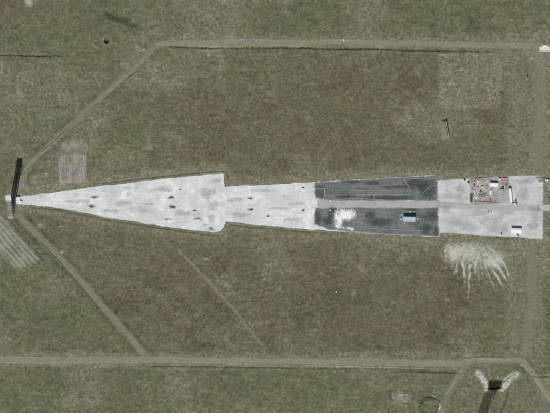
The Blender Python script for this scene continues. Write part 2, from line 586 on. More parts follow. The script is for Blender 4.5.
def raw_mesh(name, verts, faces, mat, smooth=False):
    me = bpy.data.meshes.new(name)
    verts = np.asarray(verts, np.float32)
    faces = np.asarray(faces, np.int32)
    k = faces.shape[1]
    me.vertices.add(len(verts))
    me.vertices.foreach_set('co', verts.ravel())
    me.loops.add(faces.size)
    me.loops.foreach_set('vertex_index', faces.ravel())
    me.polygons.add(len(faces))
    me.polygons.foreach_set('loop_start', np.arange(0, faces.size, k, dtype=np.int32))
    me.polygons.foreach_set('use_smooth', np.full(len(faces), smooth))
    me.update(calc_edges=True)
    me.materials.append(M[mat])
    o = bpy.data.objects.new(name, me)
    C.objects.link(o)
    return o


def attr_f(o, name, vals):
    a = o.data.attributes.new(name, 'FLOAT', 'POINT')
    a.data.foreach_set('value', np.asarray(vals, np.float32))


def attr_c(o, name, rgb):
    a = o.data.attributes.new(name, 'FLOAT_COLOR', 'POINT')
    c = np.ones((len(rgb), 4), np.float32)
    c[:, :3] = rgb
    a.data.foreach_set('color', c.ravel())


def grid_faces(ny, nx):
    i = np.arange(ny * nx).reshape(ny, nx)
    return np.stack([i[:-1, :-1], i[:-1, 1:], i[1:, 1:], i[1:, :-1]], -1).reshape(-1, 4)


def structure(o, label=None):
    o['kind'] = 'structure'
    if label:
        o['label'] = label
    return o


LAYER = [0]


def lift():
    LAYER[0] = (LAYER[0] + 1) % 16
    return .0015 * LAYER[0]


def field(name, u0, v0, u1, v1, afunc, off, mat, step=1.0, zf=None, label=None):
    """a thin layer lying on the ground; afunc(U,V) gives its cover 0..1, faces without cover are dropped"""
    us = np.arange(u0, u1 + step, step)
    vs_ = np.arange(v1, v0 - step, -step)
    U, V = np.meshgrid(us, vs_)
    a = np.clip(afunc(U, V), 0, 1)
    X, Y = P(U, V)
    z = H(X, Y) + off + lift()
    if zf is not None:
        z = z + zf(U, V, X, Y) * a
    f = grid_faces(*U.shape)
    keep = a.ravel()[f].max(1) > .02
    f = f[keep]
    idx = np.unique(f)
    re = np.full(U.size, -1)
    re[idx] = np.arange(len(idx))
    o = raw_mesh(name, np.stack([X, Y, z], -1).reshape(-1, 3)[idx], re[f], mat, True)
    attr_f(o, 'a', a.ravel()[idx])
    return structure(o, label)


def ribbon(name, pts, width, off, mat, feather=.5, step=1.2, na=6, label=None, wob=.6, wsize=14):
    """a strip along a pixel polyline, softly ending at both sides"""
    pts = np.array(pts, float)
    # smooth the polyline by Catmull-Rom
    pp = np.vstack([2 * pts[0] - pts[1], pts, 2 * pts[-1] - pts[-2]])
    out = []
    for i in range(1, len(pp) - 2):
        n = max(2, int(np.linalg.norm(pp[i + 1] - pp[i]) / step))
        t = np.linspace(0, 1, n, endpoint=False)[:, None]
        a, b, c, d = pp[i - 1], pp[i], pp[i + 1], pp[i + 2]
        out.append(.5 * (2 * b + (c - a) * t + (2 * a - 5 * b + 4 * c - d) * t ** 2 + (3 * b - a - 3 * c + d) * t ** 3))
    out.append(pts[-1:])
    c = np.vstack(out)
    tg = np.gradient(c, axis=0)
    tg /= np.linalg.norm(tg, axis=1)[:, None] + 1e-9
    nr = np.stack([-tg[:, 1], tg[:, 0]], -1)
    s = np.cumsum(np.r_[0, np.linalg.norm(np.diff(c, axis=0), axis=1)])
    c = c + nr * ((vnoise(s / wsize, s * 0 + width * 3.1, 5) - .5) * wob * 2)[:, None]
    q = np.linspace(-1, 1, 2 * na + 1)
    U = c[:, 0][:, None] + nr[:, 0][:, None] * q * width
    V = c[:, 1][:, None] + nr[:, 1][:, None] * q * width
    X, Y = P(U, V)
    e = np.minimum(s, s[-1] - s)
    a = np.clip((1 - np.abs(q)) / feather, 0, 1)[None, :] * np.clip(e / 4, 0, 1)[:, None]
    z = H(X, Y) + off + lift()
    o = raw_mesh(name, np.stack([X, Y, z], -1).reshape(-1, 3), grid_faces(*U.shape), mat, True)
    attr_f(o, 'a', a.ravel())
    return structure(o, label)


def beside(pl, d):
    pl = np.array(pl, float)
    tg = np.gradient(pl, axis=0)
    tg /= np.linalg.norm(tg, axis=1)[:, None]
    return [tuple(p) for p in pl + np.stack([-tg[:, 1], tg[:, 0]], -1) * d]


def tag(o, label, cat, group=None):
    o['label'] = label
    o['category'] = cat
    if group:
        o['group'] = group
    return o


PADZ = 0.10


def thing(name, label, cat, u, v, rot=0, group=None, z=None, sink=0.0):
    o = bpy.data.objects.new(name, None)
    C.objects.link(o)
    x, y = P(u, v)
    x, y = float(x), float(y)
    o.location = (x, y, (float(H(x, y)) if z is None else z) - sink)
    o.rotation_euler = (0, 0, rot)
    o.empty_display_size = .5
    return tag(o, label, cat, group)


# ================================================================== GROUND
def build_ground():
    o = raw_mesh('ground', np.stack([XX, YY, ZZ], -1).reshape(-1, 3), grid_faces(*XX.shape), 'ground', True)
    U, V = UU, VV
    n1, n2 = fbm(XX, YY, 46, 101, 4), fbm(XX, YY, 26, 151, 4)
    n3 = fbm(XX, YY, 11, 171, 3)
    pale = np.zeros_like(U)
    brown = np.zeros_like(U)
    dark = np.zeros_like(U)

    def poly(pts, soft):
        return sstep(-soft, soft, sdist(pts, U, V) + (n2 - .5) * soft * 1.4)
    # mown margin along the pads and the south track, the grazed eastern strips
    mar = sstep(-15, -3, PADM) * (PADM < 0)
    pale += mar * .42
    pale += poly([(-30, 352), (240, 353), (470, 351), (470, 369), (240, 369), (-30, 367)], 3) * .30
    pale += poly([(504, 40), (545, 40), (550, 170), (508, 176)], 5) * .22
    pale += poly([(534, 48), (560, 48), (560, 176), (530, 176)], 3) * .24
    pale += poly([(504, 242), (548, 242), (545, 356), (504, 356)], 5) * .26
    pale += poly([(438, 52), (503, 52), (501, 108), (439, 109)], 1.4) * .40
    pale += poly([(168, 36), (520, 36), (520, 47), (168, 47)], 4) * .30
    pale += poly([(455, 380), (550, 372), (550, 430), (440, 430)], 8) * .12
    pale += poly([(-20, 60), (60, 60), (120, 75), (30, 160), (-20, 150)], 20) * .16
    pale += sstep(.52, .78, n1) * .30 * (1 - mar)
    pale += sstep(.62, .8, n3) * .22
    # fields that have gone brown
    brown += poly([(160, 70), (430, 62), (430, 165), (240, 172), (160, 165)], 24) * .38
    brown += poly([(60, 240), (220, 240), (440, 245), (500, 300), (450, 350), (160, 350)], 22) * .42
    brown += gauss(U, V, 490, 112, 26, 16) * .6 + gauss(U, V, 343, 158, 15, 9) * .8 + gauss(U, V, 345, 82, 22, 9) * .4
    brown += gauss(U, V, 6, 4, 20, 8) * .8 + gauss(U, V, 420, 85, 22, 14) * .4 + gauss(U, V, 272, 165, 10, 7) * .5
    brown += gauss(U, V, 380, 5, 26, 8) * .3 + gauss(U, V, 516, 170, 20, 6) * .3
    brown *= .55 + .9 * n2
    # rank dark growth in blotches
    dk = sstep(.52, .72, n2) * .42 + sstep(.6, .75, n3) * .35
    dark += dk * (.45 + .55 * poly([(60, 235), (440, 240), (520, 330), (430, 350), (150, 350)], 20)) * (1 - mar)
    for (u, v, ru, rv, k) in [(14, 80, 7, 8, .8), (118, 18, 14, 4, .8), (135, 27, 12, 4, .7), (108, 68, 12, 6, .4), (474, 24, 9, 7, .75), (492, 38, 4, 3, .6),
                              (50, 350, 14, 6, .5), (98, 346, 14, 5, .5), (70, 384, 10, 8, .5), (410, 84, 12, 8, .4), (437, 84, 4, 3, .5), (335, 152, 4, 3, .7),
                              (334, 160, 5, 3, .6), (352, 160, 5, 3, .6), (279, 160, 5, 3, .5), (313, 164, 3, 2, .6), (30, 60, 20, 4, .3), (330, 145, 3, 2, .5),
                              (340, 88, 14, 6, .4), (190, 50, 10, 4, .5), (225, 52, 16, 4, .4), (448, 62, 12, 5, .3), (527, 75, 2, 4, .6), (350, 300, 30, 12, .3)]:
        dark += gauss(U, V, u, v, ru, rv) * k
    # grass cut back along the diagonal tracks leaves rank verges
    for k in ('southwest', 'northwest'):
        d = dpoly(TRACKS[k][0], U, V)
        dark += np.exp(-((d - 5.6) / 2.0) ** 2) * .65
    for pl, hw, dp in DITCHES[:6]:
        dark += (1 - sstep(hw * .5, hw * 1.7, dpoly(pl, U, V))) * (.75 if dp > .8 else .45)
    for pl, hw, dp in DITCHES[6:]:
        dark += (1 - sstep(hw * .5, hw * 1.5, dpoly(pl, U, V))) * .55
    # bare spoil, with crater shade and ring bank light and shade painted in
    d = np.hypot(U - 106.6, V - 41)
    pale += np.exp(-((d - 4.4) / 1.4) ** 2) * .5
    dark += (1 - sstep(1.2, 2.8, d)) * 1.0
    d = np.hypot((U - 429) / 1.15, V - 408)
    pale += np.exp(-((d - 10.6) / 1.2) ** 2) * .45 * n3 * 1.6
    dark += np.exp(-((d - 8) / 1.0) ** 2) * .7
    pale += gauss(U, V, 403, 398, 8, 7) * .5 * n3 * 1.4
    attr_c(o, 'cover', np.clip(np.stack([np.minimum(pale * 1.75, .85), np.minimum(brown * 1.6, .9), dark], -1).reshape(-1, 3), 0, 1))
    structure(o)


build_ground()

# ---- pads: one ragged-edged sheet of white gravel, other surfaces laid over it
def edge_poly(name, pts, z, mat, seg=.7, jit=.45, seed=1):
    pts = np.array(pts, float)
    n = len(pts)
    out = []
    for i in range(n):
        a, b = pts[i], pts[(i + 1) % n]
        L = np.linalg.norm(b - a)
        k = max(1, int(L / seg))
        for q in range(k):
            p = a + (b - a) * q / k
            nr = np.array([-(b - a)[1], (b - a)[0]]) / (L + 1e-9)
            s = (vnoise(np.array(p[0] / 2.2), np.array(p[1] / 2.2), seed) - .5) * 1.0 * jit + \
                (vnoise(np.array(p[0] / 8.0), np.array(p[1] / 8.0), seed + 9) - .5) * 2.2 * jit + \
                (vnoise(np.array(p[0] / .8), np.array(p[1] / .8), seed + 5) - .5) * jit
            out.append(p + nr * s)
    out = np.array(out)
    X, Y = P(out[:, 0], out[:, 1])
    me = bpy.data.meshes.new(name)
    import bmesh
    bm = bmesh.new()
    vs_ = [bm.verts.new((x, y, z)) for x, y in zip(X, Y)]
    f = bm.faces.new(vs_)
    bmesh.ops.triangulate(bm, faces=[f], ngon_method='EAR_CLIP')
    bmesh.ops.recalc_face_normals(bm, faces=bm.faces)
    bm.normal_update()
    for f in bm.faces:
        if f.normal.z < 0:
            f.normal_flip()
    bm.to_mesh(me)
    bm.free()
    me.materials.append(M[mat])
    o = bpy.data.objects.new(name, me)
    C.objects.link(o)
    return structure(o)


edge_poly('gravel_apron', APRON, .05, 'apron')


def inside(pts, soft=1.5):
    return lambda U, V: np.clip(.5 + sdist(pts, U, V) / (2 * soft), 0, 1)


EASTPAD = [(436, 178), (466, 176), (541, 173), (545, 181), (544.5, 241), (500, 239), (436, 235)]
field('gravel_yard', 436, 174, 545, 241,
      lambda U, V: np.clip(.5 + np.minimum(sdist([p for p in APRON if p[0] > 436], U, V), U - 437.5) / 2.0, 0, 1), .06, 'eastpad', 1.0)
field('dark_panel', 313, 174, 440, 202, inside(PANEL_N, 1.8), .085, 'dark', 1.0)
field('dark_panel', 313, 206, 440, 238, inside(PANEL_S, 1.8), .085, 'dark', 1.0)
ribbon('centre_road', [(316, 203.5), (350, 204), (400, 204.2), (437, 204.5), (441, 204.6)], 4.4, .11, 'road', .5, wob=.5)
ribbon('yard_road', [(436, 204.4), (470, 206), (510, 207.5), (545, 208)], 4.4, .115, 'roadfaint', .7, wob=.5)
ribbon('access_road', [(536, 207.8), (545, 207.9), (600, 207.4), (680, 207)], 3.6, .14, 'roadfull', .3, wob=.2)
# blackened remains on the panels
TARRY = [(320, 192, 5, 5.5), (318, 217, 3.5, 7), (327, 221, 5, 4), (333, 213, 5, 6), (352, 182, 9, 1.6), (373, 183, 7, 2.2), (385, 198, 24, 2.4), (345, 196, 9, 2.4),
         (428, 190, 9, 9), (432, 216, 5.5, 6), (426, 229, 6, 5), (436, 232, 3, 5), (370, 215, 5, 3.5), (380, 222, 14, 4), (415, 184, 12, 6), (410, 209.5, 8, 1.2), (395, 187, 12, 2)]
for u, v, a, b in TARRY:
    field('tarry_patch', u - a - 3, v - b - 3, u + a + 3, v + b + 3,
          lambda U, V, u=u, v=v, a=a, b=b: np.clip(1.15 - .62 * np.hypot((U - u) / a, (V - v) / b) ** 1.6, 0, 1) * .85, .14, 'darker', .8)
for pl, wd in [([(316, 196), (345, 195), (410, 194.5)], .8), ([(402, 177), (407, 184), (412, 192)], .7), ([(330, 187), (370, 186.5), (400, 184.5)], .5),
               ([(373, 192.5), (374.8, 200), (375, 208)], .6), ([(402, 212), (409, 212.5)], .9), ([(428, 211.5), (437, 210.2)], 1.0), ([(411, 223), (408, 231)], .5),
               ([(336, 229.5), (370, 232.8), (410, 235), (437, 236.4)], 1.1), ([(404, 179), (420, 178), (436, 177)], .7), ([(330, 200), (360, 198.6), (395, 200.8)], .9),
               ([(345, 190), (370, 190.6), (395, 190)], .6), ([(345, 226), (380, 229), (425, 231)], .6), ([(420, 196), (428, 188), (436, 184)], .5)]:
    ribbon('tyre_mark', pl, wd, .17, 'scuff', .7, .9, 2, wob=.3, wsize=6)
def blot(U, V, u, v, a, b):
    w_ = 1.5 * (fbm(U, V, a * .9 + .5, int(u), 3) - .5)
    w2 = 1.5 * (fbm(U, V, b * 1.2 + .5, int(v) + 60, 3) - .5)
    d = np.hypot((U - u) / a + w_, (V - v) / b + w2)
    return np.clip(1.15 - .8 * d ** 1.3, 0, 1) * (.65 + .6 * fbm(U * .5, V, b + .6, int(u) + 9, 2))


# smudges and scorches on the white apron and in the yard
for u, v, a, b, m in [(171, 197.5, 3.2, 1.4, 'stain'), (172.5, 207, 3.4, 1.6, 'stain'), (168, 219.2, 4.6, .8, 'stain'), (193, 203.5, 4.5, .7, 'stainsoft'), (194.5, 210.6, 3, .8, 'stain'),
                      (197, 218.6, 4.5, 1.2, 'stain'), (180, 189.2, 1.6, 1.2, 'stainsoft'), (212, 217.5, 4.6, 3.8, 'stainsoft'), (211, 229, 3.6, 2, 'stain'), (217, 181, 4.6, 3.2, 'stainsoft'),
                      (76, 194, 3, 1.6, 'stainsoft'), (94, 197.2, 4, 1.6, 'stain'), (92, 206.2, 3.6, 1.9, 'stain'), (55, 195, 2.4, 1, 'stainsoft'), (105, 191, 3.6, 1, 'stainsoft'), (130, 194, 4, 3, 'stainsoft'),
                      (140, 211, 9, 5, 'stainsoft'), (251, 198.3, 3.6, 1.1, 'stain'), (251.5, 209.6, 3.2, 1.5, 'stain'), (268, 216, 2.4, .9, 'stain'), (303, 187.2, 2, 1, 'stain'), (303, 210, 1.8, 1.2, 'stain'),
                      (276, 208.5, 11, 1.6, 'stainsoft'), (287, 197, 6, 2, 'stainsoft'), (70, 201, 9, 1.2, 'stainsoft'), (41, 196, 3, 1, 'stainsoft'), (154, 224, 2.2, 1, 'stainsoft'),
                      (456, 222, 11, 6, 'stainsoft'), (498, 228, 9, 5, 'stainsoft'), (455, 196, 9, 8, 'stainsoft'), (481, 212, 8, 4, 'stainsoft'), (532, 227, 6, 4, 'stainsoft'), (534, 178.5, 7, 2.4, 'stainsoft'),
                      (205, 225, 2, 2, 'stainsoft'), (120, 203, 13, 3, 'stainsoft'), (160, 190, 14, 2.5, 'stainsoft'), (185, 214, 12, 4, 'stainsoft'), (207, 194, 9, 5, 'stainsoft'),
                      (215, 206, 7, 6, 'stainsoft'), (240, 215, 10, 3, 'stainsoft'), (262, 190, 11, 2, 'stainsoft'), (296, 204, 9, 2, 'stainsoft'), (290, 220, 12, 2.5, 'stainsoft'), (110, 211, 10, 2, 'stainsoft'),
                      (84, 201, 8, 2.4, 'stainsoft'), (130, 188, 8, 1.6, 'stainsoft'), (446, 208, 5, 10, 'stainsoft'), (470, 226, 10, 5, 'stainsoft'), (522, 195, 7, 9, 'stainsoft'), (534, 215, 6, 8, 'stainsoft'),
                      (490, 220, 12, 5, 'stainsoft'), (462, 188, 5, 5, 'stainsoft'), (504, 213, 10, 3, 'stainsoft'), (524, 182, 9, 3, 'stainsoft'), (542, 181, 5, 1.6, 'stain'), (540, 177.6, 4, 1, 'stain'), (235, 200, 8, 2.5, 'stainsoft'), (150, 204, 7, 1.2, 'stainsoft')]:
    field('scorch_mark' if m == 'stain' else 'gravel_smudge', u - a * 1.8 - 1, v - b * 1.8 - 1, u + a * 1.8 + 1, v + b * 1.8 + 1,
          lambda U, V, u=u, v=v, a=a, b=b: blot(U, V, u, v, a, b), .08 + .06 * (u > 436), m, .6)


def lime_cover(U, V):
    d = np.minimum(np.hypot((U - 345.5) / 10.5, (V - 214.5) / 5.6), np.hypot((U - 338) / 4.2, (V - 220) / 8))
    a = np.clip(1.5 - d * 1.05, 0, 1)
    b = np.clip(1.1 - dpoly([(335, 226), (345, 228), (353, 229)], U, V) / 1.9, 0, 1)
    c = np.clip(1.0 - dpoly([(338, 212), (337, 205)], U, V) / 2.0, 0, 1)
    return np.maximum(np.maximum(a, b * .75), c * .6) * (.25 + 1.35 * fbm(U * 1.0, V * 1.0, 3.2, 311, 4)) * 1.12


field('lime_spill', 322, 200, 362, 232, lime_cover, .20, 'lime', .6, zf=lambda U, V, X, Y: .35 * fbm(X, Y, 3, 88, 3))


# ---- tracks
for k, (pl, wd) in TRACKS.items():
    for sgn in (-1, 1):
        ribbon('wheel_rut', beside(pl, sgn * 1.05), .75, .10, 'tracksoft' if k in ('field', 'spur', 'east', 'northeast') else 'rutpale', .8, 1.0, 2, wob=.5, wsize=18)
    ribbon('dirt_track', pl, wd, .05, 'tracksoft' if k in ('field', 'spur', 'east', 'northeast', 'southwest', 'northwest') else 'track', .6, 1.2, 5, wob=1.0, wsize=26)
for pl, wd in [([(-20, 357.6), (60, 358.2), (150, 360.8), (220, 363), (262, 363.8)], .7), ([(-20, 362.4), (60, 363.2), (140, 362.6)], .8),
               ([(150, 357.5), (220, 360), (300, 363), (380, 365.5), (440, 366)], .8), ([(300, 365), (360, 367), (440, 369), (460, 368)], .6),
               ([(224, 363.8), (250, 364.6)], 1.1), ([(330, 40.6), (345, 40.4), (380, 40.8)], .9), ([(222, 40), (272, 40)], 1.4), ([(168, 42), (230, 44)], .8),
               ([(470, 361.5), (480, 357.6), (514, 358.6)], .6), ([(518, 362), (530, 374), (552, 404)], 1.4), ([(466, 363), (456, 379), (445, 398)], 1.6), ([(476, 359.6), (514, 360.6)], 1.6)]:
    ribbon('wheel_rut', pl, wd, .085, 'rut', .7, .9, 2, wob=.4, wsize=9)
for pl, wd in [([(150, 366), (220, 367), (300, 368.4)], .7), ([(40, 153), (75, 123), (100, 101)], .9), 
                ([(40, 240), (70, 274), (100, 309)], .9), ([(170, 47.4), (195, 47.6)], .8)]:
    ribbon('dark_strip', pl, wd, .085, 'darkstrip', .7, .9, 2, wob=.4, wsize=9)  # darker strips along ditches and track edges
for pl, wd, m in [([(30, 209.5), (60, 212.4), (100, 220.6), (150, 228.8), (190, 234.8), (214, 237.6), (225, 235.5), (230, 228), (260, 229.6), (290, 232.4), (340, 235.5), (400, 238.5), (440, 240)], 1.2, 'tracksoft'),
               ([(30, 207.6), (60, 210.4), (100, 218.6), (150, 226.8), (190, 232.8), (214, 235.3), (222, 233.8)], .9, 'darkstrip'), ([(228, 224.6), (260, 227.6), (290, 230.6), (330, 233)], .9, 'darkstrip'),  # dark strips paint in the shade of the perimeter ditch
               ([(100, 183.6), (140, 179.2), (180, 174.8), (222, 171.4), (227, 175), (228, 183)], .9, 'darkstrip'), ([(60, 187), (140, 177), (222, 169.4), (230, 176), (232, 183), (300, 180), (400, 174.6)], 1.3, 'tracksoft')]:
    ribbon('path_and_ditch_shade', pl, wd, .10, m, .8, .9, 2, wob=.5, wsize=11)
ribbon('wheel_rut', [(494, 391), (490.5, 404), (487, 420)], 1.1, .16, 'tracksoft', .8, .8, 2, wob=.4, wsize=6)
ribbon('dark_strip', [(508, 390), (505, 402), (499, 414)], 1.8, .10, 'darkstrip', .9, .8, 3, wob=.6, wsize=6)
ribbon('dark_strip', [(488, 390), (483, 402), (478, 420)], 2.6, .16, 'grass_and_shade', .9, .8, 3, wob=.6, wsize=6)  # darker strip on the west side of the channel
for i, u in enumerate((512, 516, 536, 541, 546)):
    ribbon('wheel_rut', [(u, 52 + i * 6), (u + .8, 110), (u - .5, 172)], .8, .06, 'tracksoft', .7, .9, 2, wob=.4, wsize=12)
    if i < 4:
        u2 = (510, 515, 527, 535)[i]
        ribbon('wheel_rut', [(u2, 246), (u2 + .6, 300), (u2, 352)], .8, .085, 'tracksoft', .7, .9, 2, wob=.4, wsize=12)


# ---- turned plots: real furrows
def plot_a(U, V):
    b = np.minimum(np.minimum(U - 57.5, 86.8 - U) / 1.6, (V - 149.5) / 5.0)
    low = 188.6 - (U - 58) * .12 - V
    t = np.clip(np.minimum(b, low / 1.5), 0, 1)
    s = .5 + .5 * np.cos((U - 58 + .5 * (vnoise(V / 8, U * 0, 3) - .5)) * 2 * np.pi / 2.3)
    row = np.floor((U - 58) / 2.3)
    rk = vnoise(row * 3.7 + .5, row * 0 + .5, 71)
    t = np.clip(np.minimum(np.minimum(np.minimum(U - 57.5, 86.8 - U) / 1.6, (V - 148.5 - 4 * rk) / 5.0), (low - 4 * vnoise(row * 2.1 + .5, row * 0 + 4.5, 73)) / 2.5), 0, 1)
    brk = .35 + 1.2 * fbm(U * 1.2, V * .45, 4, 9, 3)
    return np.maximum(t * (.36 + .64 * s * (.45 + .75 * rk)) * brk * (.6 + .4 * (V < 183)),
                      .75 * gauss(U, V, 73, 146, 15, 7) * (.4 + fbm(U, V, 4, 12, 3)))


field('furrowed_plot', 52, 134, 92, 192, plot_a, .06, 'furrow', .55,
      zf=lambda U, V, X, Y: .16 * (.5 + .5 * np.cos((U - 58) * 2 * np.pi / 2.3)))


def plot_b(U, V):
    # furrows run down to the right, along the diagonal track
    along = (U * .66 + (V - 217) * .75)
    across = (U * .75 - (V - 217) * .66)
    t = np.clip(np.minimum((across + 25) / 5, (2.5 - across) / 1.8), 0, 1) * np.clip((62 - along + across * .3) / 6, 0, 1) * np.clip((along + 6) / 3, 0, 1)
    s = .5 + .5 * np.cos((across + 1.2 * (vnoise(along / 12, across / 9, 8) - .5)) * 2 * np.pi / 4.4)
    return t * (.40 + .62 * s) * (.7 + .6 * fbm(U, V, 9, 19, 3))


field('scraped_plot', -10, 208, 52, 296, plot_b, .06, 'furrowgreen', .7)


# ---- dug ground near the lower edge and the burrow in the north-west
ribbon('rank_grass_and_shade', [(418, 410), (421, 403.5), (427, 399.5), (433, 399), (438, 402)], 2.2, .10, 'grass_and_shade', .9, .7, 3, wob=.4, wsize=5)  # dark arc paints the shade on the ring bank's north slope
ribbon('bare_and_lit_patch', [(439, 401.5), (440, 406), (438.5, 413)], 1.6, .12, 'chalk', .9, .7, 3, wob=.4, wsize=5)  # pale arc paints the highlight on the bank's outer side
ribbon('bare_and_lit_patch', [(427, 397.2), (434, 396.4), (440, 400)], 1.2, .12, 'furrow', .9, .7, 3, wob=.4, wsize=5)  # same painted highlight, carried round above the dark arc
field('bare_and_lit_patch', 388, 383, 416, 412, lambda U, V: np.clip(1.25 - np.hypot((U - 402) / 8, (V - 397) / 8), 0, 1) * (.2 + 1.1 * fbm(U * .6, V * 1.6, 4, 33, 3)), .07, 'furrow', .6)
ribbon('bare_and_lit_patch', [(393, 391), (392.5, 396), (395, 402)], 1.6, .12, 'furrow', .9, .7, 3, wob=.4, wsize=5)
for v_, u0_, u1_ in ((390.5, 399, 409), (393.5, 400, 408), (396.5, 401, 407.5), (399.5, 402, 407)):
    ribbon('dark_strip', [(u0_, v_), ((u0_ + u1_) / 2, v_ + .3), (u1_, v_)], .9, .12, 'grass_and_shade', .9, .6, 2, wob=.3, wsize=4)  # dark bands across the dug patch
field('rank_grass_and_shade', 101, 35, 113, 47, lambda U, V: np.clip(1.35 - np.hypot((U - 106.6) / 2.5, (V - 41) / 2.8) ** 1.5 * .8, 0, 1), .08, 'grass_and_shade', .5)  # shade inside the crater, painted as a dark patch
field('rank_grass_and_shade', 98, 8, 150, 40, lambda U, V: np.clip(1.1 - dpoly([(108, 16), (120, 20), (134, 26)], U, V + 3 * (fbm(U, V, 6, 44, 2) - .5)) / 4.5, 0, 1) * .55, .08, 'grass_and_shade', .8)


# ---- pale grit blown out over the grass south of the yard
def spray(U, V):
    # polar streaks from the point where the grit was thrown
    th = np.arctan2(U - 474, V - 228)
    rr = np.hypot(U - 474, V - 228)
    st_ = fbm(th * 22 + .8 * fbm(U, V, 5, 77, 2), rr * .10, 1.0, 401, 3)
    a = .95 * gauss(U, V, 452.5, 253, 8, 9) + .85 * gauss(U, V, 496, 261, 8.5, 9) + .58 * gauss(U, V, 466, 251, 10, 12) + .46 * gauss(U, V, 481, 253, 12, 12)
    for pl, wd, k in [([(462, 262), (464, 272), (465, 286)], 1.6, .62), ([(470, 266), (469, 280), (468, 298)], 1.5, .62), ([(475, 262), (476, 276)], 1.6, .6), ([(478, 268), (480, 286)], 1.4, .4),
                      ([(488, 262), (496, 276), (503, 287)], 1.7, .6), ([(494, 262), (503, 274), (507, 281)], 1.8, .7), ([(456, 256), (457, 272)], 1.8, .6), ([(500, 258), (507, 270), (509, 276)], 1.3, .7),
                      ([(484, 260), (490, 278), (495, 290)], 1.3, .45), ([(446, 250), (447, 262)], 1.5, .6)]:
        wu = 2.2 * (fbm(U, V, 6, 611, 2) - .5)
        tip = np.clip((V - pl[0][1]) / (pl[-1][1] - pl[0][1]), 0, 1)
        a = np.maximum(a, k * 1.25 * np.clip(1.3 - dpoly(pl, U + wu, V) / (wd * (1.35 - .7 * tip)), 0, 1) * (1 - .35 * tip) * (.5 + fbm(U, V, 3, 613, 2)))
    for q in range(22):
        t0 = -1.05 + 2.0 * ((q * 0.618) % 1)
        r0, r1 = 20 + 8 * ((q * .37) % 1), 36 + 18 * ((q * .71) % 1) - 7 * abs(t0)
        pl = [(474 + r0 * math.sin(t0), 228 + r0 * math.cos(t0)), (474 + r1 * math.sin(t0 * 1.02), 228 + r1 * math.cos(t0 * 1.02))]
        a = np.maximum(a, (.35 + .35 * ((q * .29) % 1)) * np.clip(1.2 - dpoly(pl, U + wu * .7, V) / (.8 + .9 * ((q * .53) % 1)), 0, 1))
    a = a * (.62 + .75 * st_ + .7 * (fbm(U, V, 3.0, 431, 3) - .5)) * sstep(236, 244, V) + .16 * gauss(U, V, 474, 256, 22, 14)
    return a * 1.1


field('grit_spray', 434, 234, 518, 302, spray, .06, 'spray', .6)

# ---- spoil, channel growth and bare patches
for pl, wd in [([(475, 370), (482, 377), (487, 386), (490, 395)], 6.0), ([(520, 370.5), (512, 378), (505, 385), (497, 391)], 5.4)]:
    ribbon('spoil_bank', pl, wd, .06, 'chalk', .85, .7, 8, wob=.8, wsize=5)
ribbon('spoil_bank', [(501, 382), (508, 376.5), (516, 371)], 1.3, .12, 'spray', .9, .6, 3, wob=.3)
ribbon('spoil_bank', [(403, 398), (405.5, 404), (407, 408)], 1.6, .1, 'chalk', .9, .6, 3, wob=.3)
ribbon('rank_grass_and_shade', [(495, 381), (491, 394), (486, 404), (481, 420), (476, 440)], 5.6, .06, 'grass_and_shade', .5, .8, 8, wob=.8)
field('rank_grass_and_shade', 484, 374, 506, 394, inside(PIT, 1.2), .12, 'grass_and_shade', .6)
field('bare_and_lit_patch', 20, -6, 38, 12, lambda U, V: np.clip(1.3 - np.hypot((U - 28.5) / 5, (V - 2.5) / 5.4), 0, 1), .06, 'furrow', .6)
for u, v, a, b in [(353, 294, 3, 3), (40, 225, 4, 3), (62, 252, 3, 2.5), (24, 186, 9, 6), (46, 175, 3, 4), (34, 182, 5, 2), (206, 259, 5, 2), (226, 285, 5, 1.6), (443, 131, 4, 9), (447, 300, 3, 1.6)]:
    field('bare_and_lit_patch', u - a * 2, v - b * 2, u + a * 2, v + b * 2, lambda U, V, u=u, v=v, a=a, b=b: np.clip(1.2 - np.hypot((U - u) / a, (V - v) / b) * .8, 0, 1) * .7, .06, 'furrowgreen', .7)
field('littered_ground', 464, 174, 514, 208, lambda U, V: np.clip(.5 + sdist([(469, 178), (508, 177), (510, 203), (471, 204)], U, V) / 4, 0, 1) * (.6 + .6 * fbm(U, V, 6, 15, 2)), .11, 'litter', .7)
for u0, v0, u1, v1 in [(470, 176.6, 490, 179.8), (500, 176, 508, 184), (474, 200.4, 496, 204), (505, 184, 510, 190), (488, 199, 496, 203)]:
    field('rust_stain', u0 - 2, v0 - 2, u1 + 2, v1 + 2, lambda U, V, p=[(u0, v0), (u1, v0), (u1, v1), (u0, v1)]: np.clip(.6 + sdist(p, U, V) / 2.5, 0, 1), .14, 'rustsoil', .6)


# ================================================================== GRASS TUFTS (one uncountable mass)
def tufts(name, x, y, r, h, col, label):
    n = len(x)
    k = 5
    ang = rng.random(n)[:, None] * 6.28 + np.arange(k) * 2 * np.pi / k
    rad = r[:, None] * (.65 + .7 * rng.random((n, k)))
    z0 = H(x, y)
    vx, vy = x[:, None] + np.cos(ang) * rad, y[:, None] + np.sin(ang) * rad
    base = np.stack([vx, vy, np.repeat(z0[:, None], k, 1) - .03 + h[:, None] * .25 * rng.random((n, k))], -1)
    apex = np.stack([x + (rng.random(n) - .5) * r * .8, y + (rng.random(n) - .5) * r * .8, z0 + h], -1)[:, None]
    vs_ = np.concatenate([base, apex], 1).reshape(-1, 3)
    o6 = (np.arange(n) * (k + 1))[:, None, None]
    tri = np.array([[i, (i + 1) % k, k] for i in range(k)])[None]
    o = raw_mesh(name, vs_, (tri + o6).reshape(-1, 3), 'tuft')
    attr_c(o, 'tint', np.repeat(col, k + 1, 0))
    o['kind'] = 'stuff'
    o['label'] = label
    o['category'] = 'grass'
    return o


